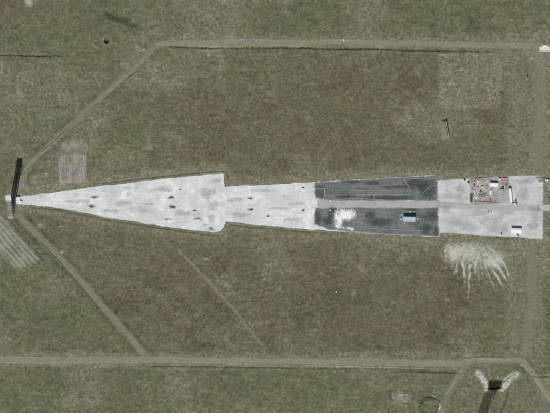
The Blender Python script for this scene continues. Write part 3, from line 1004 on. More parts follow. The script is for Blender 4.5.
def scatter():
    n = 125000
    u, v = rng.uniform(-14, 564, n), rng.uniform(-14, 427, n)
    x, y = P(u, v)
    dens = .25 + 1.0 * fbm(x, y, 9, 501, 3) ** 1.3 + .2 * fbm(x, y, 60, 502, 2)
    pad, tr = lookup(PADM, x, y), lookup(TRM, x, y)
    ok = (rng.random(n) < dens) & (pad < -1.6) & (rng.random(n) > tr * .72)
    sp = spray(u, v)
    ok &= rng.random(n) > sp * 1.2
    x, y, u, v = x[ok], y[ok], u[ok], v[ok]
    n = len(x)
    r = .35 + .75 * rng.random(n) ** 2
    h = .05 + .15 * rng.random(n) ** 2
    q = rng.random(n)[:, None]
    olive, straw, dk, br = np.array([.144, .145, .088]), np.array([.186, .182, .122]), np.array([.122, .124, .075]), np.array([.140, .124, .082])
    reg = fbm(x, y, 5, 503, 3)[:, None] + .5 * (fbm(x, y, 30, 504, 2)[:, None] - .5) + (q - .5) * .35
    col = np.where(reg > .60, straw, np.where(reg > .46, olive, np.where(reg > .40, br, dk)))
    col = col * (.85 + .3 * rng.random((n, 1)))
    tufts('grass', x, y, r, h, col, 'dry olive and straw grass tufts covering the open fields')


scatter()


def rank_tufts(pl, half, n, name, label, rr=(.35, .9), hh=(.3, .7), c=(.045, .048, .026)):
    pl = np.array(pl, float)
    seg = np.linalg.norm(np.diff(pl, axis=0), axis=1)
    s = np.r_[0, np.cumsum(seg)]
    t = rng.random(n) * s[-1]
    u = np.interp(t, s, pl[:, 0]) + rng.normal(0, half, n)
    v = np.interp(t, s, pl[:, 1]) + rng.normal(0, half, n)
    x, y = P(u, v)
    keep = fbm(x, y, 12, 707, 3) > .46
    x, y = x[keep], y[keep]
    n = len(x)
    r = rr[0] + (rr[1] - rr[0]) * rng.random(n) ** 2
    h = hh[0] + (hh[1] - hh[0]) * rng.random(n) ** 2
    col = np.array(c) * (.7 + .7 * rng.random((n, 1)))
    tufts(name, x, y, r, h, col, label)


rank_tufts(DITCHES[0][0], .45, 330, 'ditch_grass', 'dark rank grass in the long northern ditch')
rank_tufts(DITCHES[1][0], .35, 90, 'ditch_grass', 'dark grass in the short ditch at the western edge')
rank_tufts(CHANNEL, 2.2, 700, 'channel_grass', 'dark rank grass along the drain channel')
rank_tufts([(491.5, 384), (498, 383.8)], 1.6, 600, 'pit_reeds', 'dark reeds filling the square excavation', (.5, 1.0), (.6, 1.4), (.03, .032, .018))
rank_tufts([(495, 237.6), (506, 238.6), (522, 239.2)], .7, 90, 'edge_weeds', 'dark weeds along the southern edge of the gravel yard', (.3, .7), (.2, .5), (.07, .074, .042))
rank_tufts([(104, 13), (120, 20), (135, 27)], 2.4, 150, 'thicket', 'dark rank growth over rough diggings in the northwest', (.4, .9), (.2, .5), (.07, .072, .042))

# ================================================================== THINGS
# ---- observation tower
def tower():
    t = thing('observation_tower', 'tall pale clad tower with white cabin casting a long shadow', 'tower', 10.6, 215.6)
    Ht, wb, wt = 51.0, 2.5, 2.4          # half widths of the frame
    MB().box((0, 0, .15), (5.8, 5.8, .5)).build('foundation', 'stone', t)
    legs = []
    for sx, sy in ((-1, -1), (1, -1), (1, 1), (-1, 1)):
        MB().tube((sx * wb, sy * wb, .3), (sx * wt, sy * wt, Ht), .24, 6).build('leg', 'steel', t)
    lv = [Ht * i / 10 for i in range(11)]

    def hw(z):
        return wb + (wt - wb) * z / Ht
    cor = [(-1, -1), (1, -1), (1, 1), (-1, 1)]
    for i, z in enumerate(lv):
        if i:
            m = MB()
            for k in range(4):
                a, b = cor[k], cor[(k + 1) % 4]
                m.tube((a[0] * hw(z), a[1] * hw(z), z), (b[0] * hw(z), b[1] * hw(z), z), .13, 5)
            m.build('girt', 'steel', t)
        if i < 10:
            z2 = lv[i + 1]
            m = MB()
            for k in range(4):
                a, b = cor[k], cor[(k + 1) % 4]
                m.tube((a[0] * hw(z), a[1] * hw(z), z), (b[0] * hw(z2), b[1] * hw(z2), z2), .10, 5)
                m.tube((b[0] * hw(z), b[1] * hw(z), z), (a[0] * hw(z2), a[1] * hw(z2), z2), .10, 5)
            m.build('brace', 'steel', t)
    # clad stair shaft, storey by storey
    for i in range(10):
        sh = MB().box((0, 0, lv[i] + 2.45), (2.6, 2.6, 4.75 if i % 3 != 2 else 3.0)).build('shaft_panel', 'galvdull' if i % 3 else 'steel', t)
        MB().box((0, -1.33, lv[i] + 3.3), (.9, .08, 1.0)).build('window', 'glass', sh)
    MB().box((0, 0, Ht + .2), (5.8, 5.8, .4)).build('platform', 'concrete', t)
    c = MB().box((0, .2, Ht + 1.9), (4.2, 4.0, 3.0)).build('cabin', 'white', t)
    for k in range(4):
        a = k * math.pi / 2
        cx, cy = (0, -2.03) if k == 0 else (2.13, .2) if k == 1 else (0, 2.23) if k == 2 else (-2.13, .2)
        for s in (-1, 1):
            d = (1.5, .08, 1.1) if k % 2 == 0 else (.08, 1.5, 1.1)
            o = (s * .95, 0) if k % 2 == 0 else (0, s * .9)
            MB().box((cx + o[0], cy + o[1], Ht + 2.3), d).build('window', 'glass', c)
    MB().box((0, .2, Ht + 3.55), (5.2, 4.8, .3)).box((1.2, .6, Ht + 4.0), (1.2, 1.0, .6)).build('roof', 'offwhite', c)
    for s in (-1, 1):
        MB().box((s * 2.45, .8, Ht + 1.3), (.6, 3.2, 1.8)).build('equipment_locker', 'white', t)
    m = MB()
    for k in range(4):
        a, b = cor[k], cor[(k + 1) % 4]
        for z in (.9, 1.5):
            m.tube((a[0] * 2.8, a[1] * 2.8, Ht + z), (b[0] * 2.8, b[1] * 2.8, Ht + z), .05, 4)
        for q in range(5):
            x = a[0] + (b[0] - a[0]) * q / 5
            y = a[1] + (b[1] - a[1]) * q / 5
            m.tube((x * 2.8, y * 2.8, Ht + .4), (x * 2.8, y * 2.8, Ht + 1.5), .05, 4)
    m.build('railing', 'dksteel', t)
    MB().tube((-1.2, 1.2, Ht + 3.7), (-1.2, 1.2, Ht + 8.5), .10, 6, .04).build('mast', 'steel', t)
    MB().box((0, -1.36, 1.3), (1.1, .1, 2.1)).build('door', 'dksteel', t)


tower()


# ---- generic builders
def wheels(t, pts, r=.45, wd=.3):
    for x, y in pts:
        ty = MB().tube((x - wd / 2, y, r), (x + wd / 2, y, r), r, 14).build('wheel', 'rubber', t)
        s = 1 if x > 0 else -1
        MB().tube((x + s * (wd / 2 - .02), y, r), (x + s * (wd / 2 + .03), y, r), r * .55, 10).build('rim', 'steel', ty)


def hut(name, label, cat, u, v, L, W, Hh, wall, roof, rot=0, doors=1, wins=2, pitch=.35, z=PADZ + .03, seams=0):
    """gabled cabin, long side along x"""
    t = thing(name, label, cat, u, v, rot, z=z)
    MB().box((0, 0, .09), (L + .3, W + .3, .18)).build('plinth', 'concrete', t)
    wl = MB().extrude([(-W / 2, .18), (W / 2, .18), (W / 2, Hh), (0, Hh + pitch), (-W / 2, Hh)], -L / 2, L / 2, 'x').build('wall', wall, t)
    o = .25
    rf = None
    for s in (-1, 1):
        e = W / 2 + o
        dz = pitch * o / (W / 2)
        m = MB().extrude([(s * e, Hh - dz + .04), (0, Hh + pitch + .04), (0, Hh + pitch + .14), (s * e, Hh - dz + .14)], -L / 2 - o, L / 2 + o, 'x')
        rf = m.build('roof_slope', roof, t)
        for k in range(seams):
            x = -L / 2 + L * (k + .5) / seams
            MB().extrude([(s * e, Hh - dz + .13), (0, Hh + pitch + .13), (0, Hh + pitch + .2), (s * e, Hh - dz + .2)], x - .04, x + .04, 'x').build('seam', roof, rf)
    for k in range(doors):
        d = MB().box((-L * .3 + k * L * .35, -W / 2 - .03, 1.2), (.95, .08, 2.05)).build('door', 'steel', t)
        MB().box((-L * .3 + k * L * .35 + .33, -W / 2 - .10, 1.15), (.06, .08, .18)).build('handle', 'dksteel', d)
    for k in range(wins):
        f = MB().box((L * .05 + k * L * .28, -W / 2 - .03, 1.65), (1.25, .07, 1.0)).build('window', 'white', t)
        MB().box((L * .05 + k * L * .28, -W / 2 - .08, 1.65), (1.05, .05, .8)).build('pane', 'glass', f)
    return t


def crate(name, label, cat, u, v, L, W, Hh, mat, trim='darkwood', rot=0, z=PADZ + .04):
    t = thing(name, label, cat, u, v, rot, z=z)
    MB().box((0, 0, Hh / 2 + .1), (L, W, Hh)).build('body', mat, t)
    MB().box((0, 0, Hh + .14), (L + .08, W + .08, .1)).build('lid', mat, t)
    for s in (-1, 1):
        MB().box((s * L * .32, 0, .05), (.14, W, .1)).build('skid', trim, t)
        MB().box((s * L * .34, -W / 2 - .03, Hh / 2 + .1), (.12, .06, Hh - .05)).build('batten', trim, t)
    return t


def container(name, label, cat, u, v, L, W, Hh, mat, rot=0, z=PADZ + .04):
    t = thing(name, label, cat, u, v, rot, z=z)
    bd = MB().box((0, 0, Hh / 2 + .08), (L, W, Hh - .1)).build('body', mat, t)
    m = MB()
    n = int(L / .45)
    for k in range(n):
        x = -L / 2 + L * (k + .5) / n
        for s in (-1, 1):
            m.box((x, s * (W / 2 + .02), Hh / 2 + .08), (.18, .05, Hh - .4))
        m.box((x, 0, Hh + .045), (.18, W - .3, .05))
    m.build('corrugation', mat, bd)
    for s in (-1, 1):
        d = MB().box((L / 2 + .03, s * W * .245, Hh / 2 + .08), (.06, W * .46, Hh - .35)).build('door', mat, t)
        MB().tube((L / 2 + .09, s * W * .12, .3), (L / 2 + .09, s * W * .12, Hh - .2), .03, 5).build('lock_bar', 'steel', d)
    for sx in (-1, 1):
        for sy in (-1, 1):
            MB().box((sx * (L / 2 - .08), sy * (W / 2 - .08), .07), (.18, .18, .14)).build('corner_casting', 'dksteel', t)
    return t


def drum(label, u, v, mat, z=PADZ + .04, r=.32, h=.92, name='steel_drum'):
    t = thing(name, label, 'drum', u, v, random.random() * 6, z=z)
    b = MB().tube((0, 0, .0), (0, 0, h), r, 14).build('body', mat, t)
    for q in (.02, h * .35, h * .66, h - .03):
        MB().tube((0, 0, q - .025), (0, 0, q + .025), r + .025, 14).build('hoop', mat, t)
    MB().tube((r * .5, 0, h), (r * .5, 0, h + .05), .05, 8).build('bung', 'dksteel', t)
    return t


def car_body(t, prof, W, mat, inset=.12):
    """loft of the side profile (y,z): full width, chamfered at the sides"""
    ys = [p[0] for p in prof]
    n = len(prof)
    m = MB()
    vs_ = []
    for x, sc in ((-W / 2, .94), (-W / 2 + inset, 1.0), (W / 2 - inset, 1.0), (W / 2, .94)):
        cz = .45
        for y, z in prof:
            vs_.append((x, y * (.985 if sc < 1 else 1), cz + (z - cz) * sc))
    fs_ = []
    for s in range(3):
        for i in range(n):
            j = (i + 1) % n
            fs_.append((s * n + i, s * n + j, (s + 1) * n + j, (s + 1) * n + i))
    fs_ += [tuple(range(n)), tuple(range(3 * n, 4 * n))]
    return m.add(vs_, fs_).build('body', mat, t)


def van(label, u, v, rot, mat='white', L=4.9, W=1.95, Hh=2.3, z=PADZ + .04):
    t = thing('van', label, 'van', u, v, rot, z=z)
    h = L / 2
    prof = [(-h, .35), (h, .35), (h, .95), (h - .75, 1.15), (h - 1.45, Hh - .12), (h - 1.8, Hh), (-h + .1, Hh), (-h, Hh - .15)]
    b = car_body(t, prof, W, mat)
    # windscreen lies on the slope between bonnet and roof
    y0, z0, y1, z1 = h - .80, 1.2, h - 1.42, Hh - .17
    MB().add([(-W * .42, y0 + .03, z0 + .03), (W * .42, y0 + .03, z0 + .03), (W * .40, y1 + .03, z1 + .03), (-W * .40, y1 + .03, z1 + .03),
              (-W * .42, y0 - .05, z0 - .03), (W * .42, y0 - .05, z0 - .03), (W * .40, y1 - .05, z1 - .03), (-W * .40, y1 - .05, z1 - .03)],
             [(0, 1, 2, 3), (7, 6, 5, 4), (0, 4, 5, 1), (1, 5, 6, 2), (2, 6, 7, 3), (3, 7, 4, 0)]).build('windscreen', 'glass', t)
    for s in (-1, 1):
        MB().box((s * (W / 2 + .01), h - 1.75, 1.6), (.05, .8, .55)).build('side_window', 'glass', t)
        MB().box((s * W * .36, h + .01, .75), (.32, .06, .2)).build('headlight', 'sack', t)
        MB().box((s * W * .40, -h - .01, .9), (.2, .06, .4)).build('tail_light', 'red', t)
        MB().box((s * (W / 2 + .12), h - 1.25, 1.35), (.2, .12, .2)).build('mirror', 'dksteel', t)
    MB().box((0, h + .05, .42), (W * .96, .14, .22)).build('bumper', 'dksteel', t)
    wheels(t, [(s * (W / 2 - .12), y) for s in (-1, 1) for y in (h - .95, -h + 1.05)], .36, .24)
    return t


def pickup(label, u, v, rot, mat='white', L=5.2, W=1.9, z=PADZ + .04):
    t = thing('pickup_truck', label, 'pickup', u, v, rot, z=z)
    h = L / 2
    prof = [(-h, .45), (h, .45), (h, .95), (h - .2, 1.05), (h - 1.25, 1.12), (h - 1.9, 1.75), (h - 2.9, 1.78), (h - 3.15, 1.12), (-h, 1.05)]
    car_body(t, prof, W, mat)
    MB().box((0, -h + 1.0, 1.09), (W - .4, 1.75, .06)).build('load_bed', 'dksteel', t)
    for s in (-1, 1):
        MB().box((s * (W / 2 - .1), -h + 1.0, 1.2), (.12, 1.9, .25)).build('bed_side', mat, t)
    MB().box((0, -h + .05, 1.2), (W - .34, .1, .25)).build('tailgate', mat, t)
    y0, z0, y1, z1 = h - 1.30, 1.17, h - 1.86, 1.71
    MB().add([(-.78, y0 + .04, z0 + .04), (.78, y0 + .04, z0 + .04), (.7, y1 + .04, z1 + .04), (-.7, y1 + .04, z1 + .04),
              (-.78, y0 - .04, z0 - .04), (.78, y0 - .04, z0 - .04), (.7, y1 - .04, z1 - .04), (-.7, y1 - .04, z1 - .04)],
             [(0, 1, 2, 3), (7, 6, 5, 4), (0, 4, 5, 1), (1, 5, 6, 2), (2, 6, 7, 3), (3, 7, 4, 0)]).build('windscreen', 'glass', t)
    for s in (-1, 1):
        MB().box((s * (W / 2 - .02), h - 2.4, 1.42), (.06, .85, .4)).build('side_window', 'glass', t)
        MB().box((s * W * .38, h + .01, .8), (.3, .06, .18)).build('headlight', 'sack', t)
        MB().box((s * W * .42, -h - .01, .85), (.16, .06, .3)).build('tail_light', 'red', t)
    MB().box((0, h + .06, .5), (W * .97, .14, .2)).build('bumper', 'steel', t)
    wheels(t, [(s * (W / 2 - .1), y) for s in (-1, 1) for y in (h - .95, -h + 1.0)], .38, .26)
    return t


def semi_trailer(label, u, v, rot, L=14.4, W=2.6, z=PADZ + .04):
    t = thing('semi_trailer', label, 'trailer', u, v, rot, z=z)
    b = MB().box((0, 0, 2.55), (W, L, 2.75)).build('cargo_box', 'white', t)
    n = 11
    for k in range(n):
        y = -L / 2 + L * (k + .5) / n
        MB().box((0, y, 3.945), (W - .1, .07, .05)).build('roof_bow', 'offwhite', b)
    for s in (-1, 1):
        MB().box((s * .45, 0, 1.02), (.16, L - .4, .32)).build('chassis_rail', 'dksteel', t)
        MB().box((s * .85, L / 2 - 2.6, .5), (.14, .14, 1.0)).build('landing_leg', 'dksteel', t)
        MB().box((s * W * .245, -L / 2 - .03, 2.55), (W * .47, .06, 2.6)).build('rear_door', 'offwhite', t)
        MB().box((s * W * .4, -L / 2 - .04, 1.05), (.35, .08, .14)).build('tail_light', 'red', t)
    wheels(t, [(s * (W / 2 - .2), y) for s in (-1, 1) for y in (-L / 2 + 1.4, -L / 2 + 2.7)], .5, .34)
    return t


# ---- compound: cabins, trailers, vehicles
hut('site_cabin', 'long white flat site cabin on the north side of the yard', 'cabin', 493.8, 185.6, 8.0, 2.6, 3.5, 'white', 'white', R(-3), 1, 2, .12)
van('small white van parked just south of the white site cabin', 490.6, 192.0, R(-4))
semi_trailer('long white box trailer parked north to south in the yard', 510.4, 196.6, R(4.5))
pickup('white pickup parked off the south end of the long white trailer', 515.2, 204.4, R(88), L=4.9)
crate('case_and_shade_block', 'black block standing in for shade beside the rear of the long white trailer', 'case', 512.3, 203.2, 1.6, 1.8, 1.6, 'dksteel', 'dksteel', R(12))  # dark block in place of the shade at the trailer's end
crate('case_and_shade_block', 'black block standing in for shade just north of the white pickup', 'case', 515.8, 201.2, 1.4, 1.2, 1.5, 'dksteel', 'dksteel', R(-20))  # dark block in place of the pickup's shade
hut('storage_shed', 'white roofed storage shed alone in the southern yard', 'shed', 516.2, 231.6, 9.8, 3.9, 3.6, 'white', 'white', R(-1.5), 2, 2, .3, seams=7)


def tent():
    t = thing('tent', 'pale green canvas tent between the van and the long trailer', 'tent', 501.8, 192.2, R(6), z=PADZ + .04)
    W, L, h1, h2 = 3.8, 4.2, 1.6, 2.7
    MB().extrude([(-W / 2, 0), (W / 2, 0), (W / 2 - .1, h1), (0, h2), (-W / 2 + .1, h1)], -L / 2, L / 2).build('canvas_wall', 'canvas', t)
    for s in (-1, 1):
        MB().extrude([(s * (W / 2 + .2), h1 - .15), (0, h2 + .04), (0, h2 + .12), (s * (W / 2 + .2), h1 - .05)], -L / 2 - .2, L / 2 + .2).build('roof_flap', 'canvas', t)
        for k in (-1, 0, 1):
            MB().tube((s * (W / 2 - .05), k * L * .45, h1), (s * (W / 2 + 1.0), k * L * .45, .0), .025, 4).build('guy_rope', 'dksteel', t)
    MB().box((0, -L / 2 - .03, .95), (1.1, .06, 1.9)).build('door_flap', 'slate', t)
    for s in (-1, 1):
        MB().tube((0, s * (L / 2 + .1), 0), (0, s * (L / 2 + .1), h2), .05, 6).build('pole', 'wood', t)


tent()
crate('packing_and_shade_block', 'tall black block standing in for shade at the north end of the green tent', 'shade block', 502.6, 188.6, 1.8, 1.3, 2.0, 'dksteel', 'dksteel', R(8))  # dark block in place of the tent's shade
crate('packing_and_shade_block', 'square tan canvas covered case next to the white site cabin', 'case', 499.6, 180.2, 2.6, 2.6, 1.5, 'tan', 'wood', R(-5))
drum('black drum standing alone near the north end of the long trailer', 506.6, 184.9, 'dksteel', r=.45, h=1.1)


def pipe_stack():
    t = thing('pipe_stack', 'stack of faded red pipes on the northern yard edge', 'pipes', 505.0, 180.2, R(4), z=PADZ + .05)
    for s in (-1, 1):
        MB().box((s * 1.7, 0, .08), (.16, 5.0, .16)).build('bearer', 'darkwood', t)
    for row in range(2):
        for k in range(9 - row):
            y = -2.2 + .55 * k + row * .275
            MB().tube((-2.6 + random.uniform(-.3, .3), y, .43 + row * .47), (2.6 + random.uniform(-.3, .3), y, .43 + row * .47), .26, 10).build('pipe', 'pinkrust' if (k + row) % 3 else 'rust', t)


pipe_stack()


def long_pipe(label, u0, v0, u1, v1, r=.25, mat='rust'):
    t = thing('steel_pipe', label, 'pipe', (u0 + u1) / 2, (v0 + v1) / 2, 0, z=PADZ + .05)
    a, b = P(u0, v0), P(u1, v1)
    dx, dy = float(b[0] - a[0]) / 2, float(b[1] - a[1]) / 2
    MB().tube((-dx, -dy, r + .12), (dx, dy, r + .12), r, 10).build('body', mat, t)
    for q in (-.8, 0, .8):
        MB().box((dx * q, dy * q, .07), (.3, 1.0, .14)).build('bearer', 'darkwood', t)
    for q in (-1, 1):
        e = (dx * q, dy * q, r + .12)
        e2 = (dx * q * .985, dy * q * .985, r + .12)
        MB().tube(e2, e, r * 1.4, 10).build('flange', mat, t)


long_pipe('long rusty pipe along the southern side of the littered yard', 478, 201.6, 492, 202.4, .30)
long_pipe('short rusty pipe lying beside the rusty drums', 493, 203.4, 499, 202.6, .2)
long_pipe('rusty pipe along the grass edge north of the littered yard', 471, 178.8, 482, 178.2, .34)
long_pipe('faded red pipe along the grass edge left of the cabin', 483, 178.4, 489, 178.8, .28, 'pinkrust')
drum('rust red drum at the pipe end, northern of the pair', 490.4, 199.6, 'rust', r=.42, h=1.1)
drum('rust red drum at the pipe end, southern of the pair', 490.9, 201.0, 'rust', r=.42, h=1.1)


def beam_stack():
    t = thing('beam_stack', 'dark stack of steel beams on the western side of the littered yard', 'beams', 471.4, 198.2, R(-3), z=PADZ + .05)
    for s in (-1, 1):
        MB().box((0, s * 3.2, .08), (3.0, .2, .16)).build('bearer', 'darkwood', t)
    for row in range(2):
        for k in range(5 - row):
            x = -1.1 + .52 * k + row * .26
            y = random.uniform(-.4, .4)
            L = 8.6 + random.uniform(-.5, .3)
            z = .16 + row * .42
            MB().box((x, y, z + .03), (.36, L, .05)).box((x, y, z + .2), (.08, L, .28)).box((x, y, z + .37), (.36, L, .05)).build('beam', 'tarp' if k % 2 else 'dksteel', t)


beam_stack()


def flatbed():
    t = thing('flatbed_trailer', 'grey green flatbed trailer in the littered yard', 'trailer', 482.2, 196.0, R(3), z=PADZ + .05)
    for k in range(7):
        MB().box((-3.1 + k * 1.03, 0, .95), (.98, 2.6, .1)).build('deck_plank', 'slate', t)
    for s in (-1, 1):
        MB().box((0, s * .6, .78), (7.0, .14, .24)).build('chassis_rail', 'dksteel', t)
        MB().box((0, s * 1.34, .93), (7.2, .06, .2)).build('side_rail', 'steel', t)
        for q in (-1.9, -.9):
            ty = MB().tube((q, s * 1.0 - .14, .38), (q, s * 1.0 + .14, .38), .38, 12).build('wheel', 'rubber', t)
            MB().tube((q, s * 1.0 + s * .12, .38), (q, s * 1.0 + s * .17, .38), .2, 10).build('rim', 'steel', ty)
    MB().tube((3.6, 0, .75), (5.0, 0, .55), .08, 6).build('tow_bar', 'dksteel', t)
    MB().box((4.6, 0, .28), (.14, .14, .56)).build('jack', 'dksteel', t)


flatbed()
# loose stores in the western half
crate('wooden_crate', 'pink painted crate in the north west corner of the littered yard', 'crate', 475.2, 182.6, 2.8, 1.6, 1.1, 'pinkrust', 'wood', R(4))
crate('wooden_crate', 'dark brown crate south of the pink crate', 'crate', 474.3, 185.8, 1.5, 1.7, 1.4, 'darkwood', 'darkwood', R(-10))
crate('wooden_crate', 'narrow white upright case east of the pink crate', 'case', 477.8, 182.2, .9, 2.6, 1.6, 'white', 'wood', R(2))
crate('wooden_crate', 'weathered timber crate below the yellow green sheeting', 'crate', 478.0, 187.6, 1.7, 1.3, .9, 'wood', 'darkwood', R(18))
crate('wooden_crate', 'grey crate left of the white sacks', 'crate', 474.2, 191.2, 1.8, 1.4, 1.0, 'galv', 'darkwood', R(-14))
crate('wooden_crate', 'rust stained crate near the beam stack top', 'crate', 472.2, 189.2, 1.3, 1.3, .8, 'rust', 'darkwood', R(9))
crate('wooden_crate', 'dark timber crate between the sheeting and the flatbed trailer', 'crate', 480.6, 191.8, 1.4, 1.8, 1.2, 'darkwood', 'darkwood', R(30))
crate('wooden_crate', 'tan crate west of the white van', 'crate', 486.4, 190.2, 1.6, 1.5, .9, 'tan', 'darkwood', R(-22))
crate('wooden_crate', 'weathered crate directly below the left end of the site cabin', 'crate', 486.6, 186.4, 1.9, 1.2, .8, 'wood', 'darkwood', R(5))
crate('wooden_crate', 'faded red crate right of the flatbed trailer', 'crate', 487.8, 196.4, 1.3, 1.1, .8, 'pinkrust', 'wood', R(40))
crate('wooden_crate', 'small timber crate south of the beam stack by the pipe', 'crate', 475.6, 203.0, 1.4, 1.2, .7, 'wood', 'darkwood', R(12))
crate('wooden_crate', 'pale grey case between the tent and the rusty drums', 'case', 496.4, 197.0, 1.5, 1.1, .8, 'galv', 'steel', R(-30))
drum('pale drum west of the flatbed trailer', 478.4, 194.4, 'offwhite')
drum('dark drum north of the flatbed trailer tow bar', 486.2, 193.2, 'dksteel')
drum('rusty drum beside the pink crate', 472.6, 182.2, 'rust')
drum('faded red drum near the tan canvas covered case', 502.4, 182.4, 'pinkrust', r=.4)


def sheeting():
    t = thing('sheeted_stack', 'low stack under yellow green sheeting in the littered yard', 'stack', 482.4, 187.4, R(10), z=PADZ + .04)
    MB().box((0, 0, .5), (3.6, 3.4, 1.0), 0, .82).build('sheet', 'net', t)
    MB().box((.3, .2, 1.15), (2.2, 2.0, .35), .2, .6).build('bulge', 'net', t)
    for s in (-1, 1):
        MB().tube((s * 1.1, -1.75, .1), (s * 1.0, 0, 1.08), .03, 4).build('rope', 'darkwood', t)
        MB().tube((s * 1.0, 0, 1.08), (s * 1.1, 1.75, .1), .03, 4).build('rope', 'darkwood', t)


sheeting()


def sack_pile():
    t = thing('sack_pile', 'pile of white sacks beside the beam stack', 'sacks', 476.2, 197.4, R(20), z=PADZ + .05)
    k = 0
    for z, pts in ((.17, [(-1.0, -.7), (-.2, -.8), (.7, -.6), (-.9, .2), (0, .1), (.9, .3), (-.3, .9), (.6, 1.0)]), (.45, [(-.5, -.3), (.3, -.2), (-.2, .5), (.5, .5)]), (.72, [(0, .1)])):
        for x, y in pts:
            b = MB()
            n = 8
            vs_ = []
            rz = random.uniform(-.6, .6)
            for zz, sc in ((-.15, .75), (0, 1.0), (.14, .72)):
                for i in range(n):
                    a = 2 * math.pi * i / n
                    px = .55 * sc * np.sign(math.cos(a)) * abs(math.cos(a)) ** .6
                    py = .36 * sc * np.sign(math.sin(a)) * abs(math.sin(a)) ** .6
                    vs_.append((x + px * math.cos(rz) - py * math.sin(rz), y + px * math.sin(rz) + py * math.cos(rz), z + zz))
            fs_ = [(s * n + i, s * n + (i + 1) % n, (s + 1) * n + (i + 1) % n, (s + 1) * n + i) for s in range(2) for i in range(n)]
            fs_ += [tuple(range(n)), tuple(range(2 * n, 3 * n))]
            b.add(vs_, fs_).build('sack', 'sack', t, True)


sack_pile()
crate('case_and_shade_block', 'small grey case, left of the pair on the centre road', 'case', 488.6, 212.2, .9, 1.5, .9, 'steel', 'dksteel', R(4))
crate('case_and_shade_block', 'small grey case, right of the pair on the centre road', 'case', 491.2, 212.4, .9, 1.4, .9, 'steel', 'dksteel', R(-6))
drum('tall dark drum near the southern yard edge, west of the shed', 501.3, 234.2, 'dksteel', r=.55, h=1.9)
drum('dark drum south east of the white shed', 518.6, 236.2, 'dksteel', r=.5, h=1.5)
crate('wooden_crate', 'dark crate directly below the white shed', 'crate', 517.4, 235.0, 1.3, .9, .9, 'darkwood', 'darkwood', R(35))
pickup('white pickup at the eastern tip of the yard by the grass', 547.6, 180.6, R(86), L=4.8)
drum('rust red drum beside the pickup at the eastern yard tip', 545.0, 178.6, 'rust')


# littering scraps: too many and too small to count
def scraps():
    n = 520
    u, v = rng.uniform(470, 509, n), rng.uniform(178.5, 203, n)
    keep = (rng.random(n) < np.where(u < 489, 1.0, .28))
    u, v = u[keep], v[keep]
    m = MB()
    for a, b in zip(u, v):
        x, y = P(a, b)
        s = random.uniform(.18, .6)
        m.box((float(x), float(y), PADZ + .04 + .12), (s * random.uniform(.6, 2.2), s, random.uniform(.12, .35)), random.random() * 3)
    k = len(m.f) // 6
    o = m.build('scrap_litter', 'wood', None)
    for mm in ('rust', 'sack', 'dksteel', 'pinkrust', 'galv'):
        o.data.materials.append(M[mm])
    idx = np.repeat(rng.integers(0, 6, k), 6)
    if len(idx) == len(o.data.polygons):
        o.data.polygons.foreach_set('material_index', idx.astype(np.int32))
    o['kind'] = 'stuff'
    o['label'] = 'scraps of timber and rusty metal strewn over the yard'
    o['category'] = 'litter'


scraps()


# ---- blue shelter on the dark panel
def shelter():
    t = thing('open_shelter', 'light blue roofed open shelter on the dark panel', 'shelter', 409.2, 220.4, R(-1.5), z=PADZ + .06)
    L, W, h = 12.0, 2.3, 5.6
    MB().box((0, 0, .06), (L + .6, W + .6, .12)).build('floor_slab', 'concrete', t)
    for k in range(4):
        x = -L / 2 + .4 + k * (L - .8) / 3
        for s in (-1, 1):
            MB().box((x, s * (W / 2 - .3), (h - s * -.0) / 2 + .06), (.22, .22, h - .1 + s * .25)).build('post', 'steel', t)
        MB().extrude([(-W / 2, h - .38), (W / 2, h + .12), (W / 2, h + .32), (-W / 2, h - .18)], x - .08, x + .08, 'x').build('rafter', 'steel', t)
    n = 8
    for k in range(n):
        x0 = -L / 2 - .2 + (L + .4) * k / n
        x1 = x0 + (L + .4) / n - .03
        MB().extrude([(-W / 2 - .3, h - .2), (W / 2 + .3, h + .36), (W / 2 + .3, h + .44), (-W / 2 - .3, h - .12)], x0, x1, 'x').build('roof_sheet', 'blue', t)
    MB().box((0, -W / 2 - .36, h - .25), (L + .5, .1, .3)).build('fascia', 'white', t)


shelter()


def block(label, u, v, rot, L=2.0, group=None, mat='whiteconc', W=.8, Hh=.9):
    t = thing('barrier_block', label, 'barrier', u, v, rot, group, z=PADZ + .06)
    MB().extrude([(-W / 2, 0), (W / 2, 0), (W / 2, .2), (W * .25, .45), (W * .2, Hh), (-W * .2, Hh), (-W * .25, .45), (-W / 2, .2)], -L / 2, L / 2).build('body', mat, t)
    for s in (-1, 1):
        MB().tube((0, s * L * .3, Hh - .02), (0, s * L * .3, Hh + .1), .07, 6).build('lifting_eye', 'dksteel', t)


block('white concrete block off the upper left corner of the blue shelter', 402.2, 215.4, R(30), 2.0)
block('white concrete block off the lower left corner of the blue shelter', 401.2, 219.2, R(70), 2.4)
block('white concrete block just below the left end of the blue shelter', 404.4, 223.4, R(15), 1.8)
block('white concrete block at the right end of the blue shelter', 417.4, 219.0, R(-8), 2.0)
block('white concrete block on the road edge above the blue shelter', 410.2, 211.4, R(80), 1.5)


# ---- dark square tank with a white rim, and the posts beside it
def sump():
    t = thing('sump_tank', 'dark square sump with a white concrete rim on the dark panel', 'tank', 320.2, 192.8, R(-1), z=PADZ + .05)
    S = 8.2
    MB().box((0, 0, .03), (S, S, .06)).build('floor', 'tarp', t)
    for s in (-1, 1):
        MB().box((s * (S / 2 + .2), 0, .2), (.4, S, .4)).build('kerb', 'whiteconc' if s > 0 else 'tarp', t)
        MB().box((0, s * (S / 2 + .2), .2), (S + .8, .4, .4)).build('kerb', 'concrete' if s > 0 else 'tarp', t)
    for a in (-.18, .2):
        MB().box((a * S, 0, .14), (.25, S - .1, .16)).build('grating_beam', 'tarp', t)
        MB().box((0, a * S, .25), (S - .1, .25, .1)).build('grating_beam', 'tarp', t)


sump()


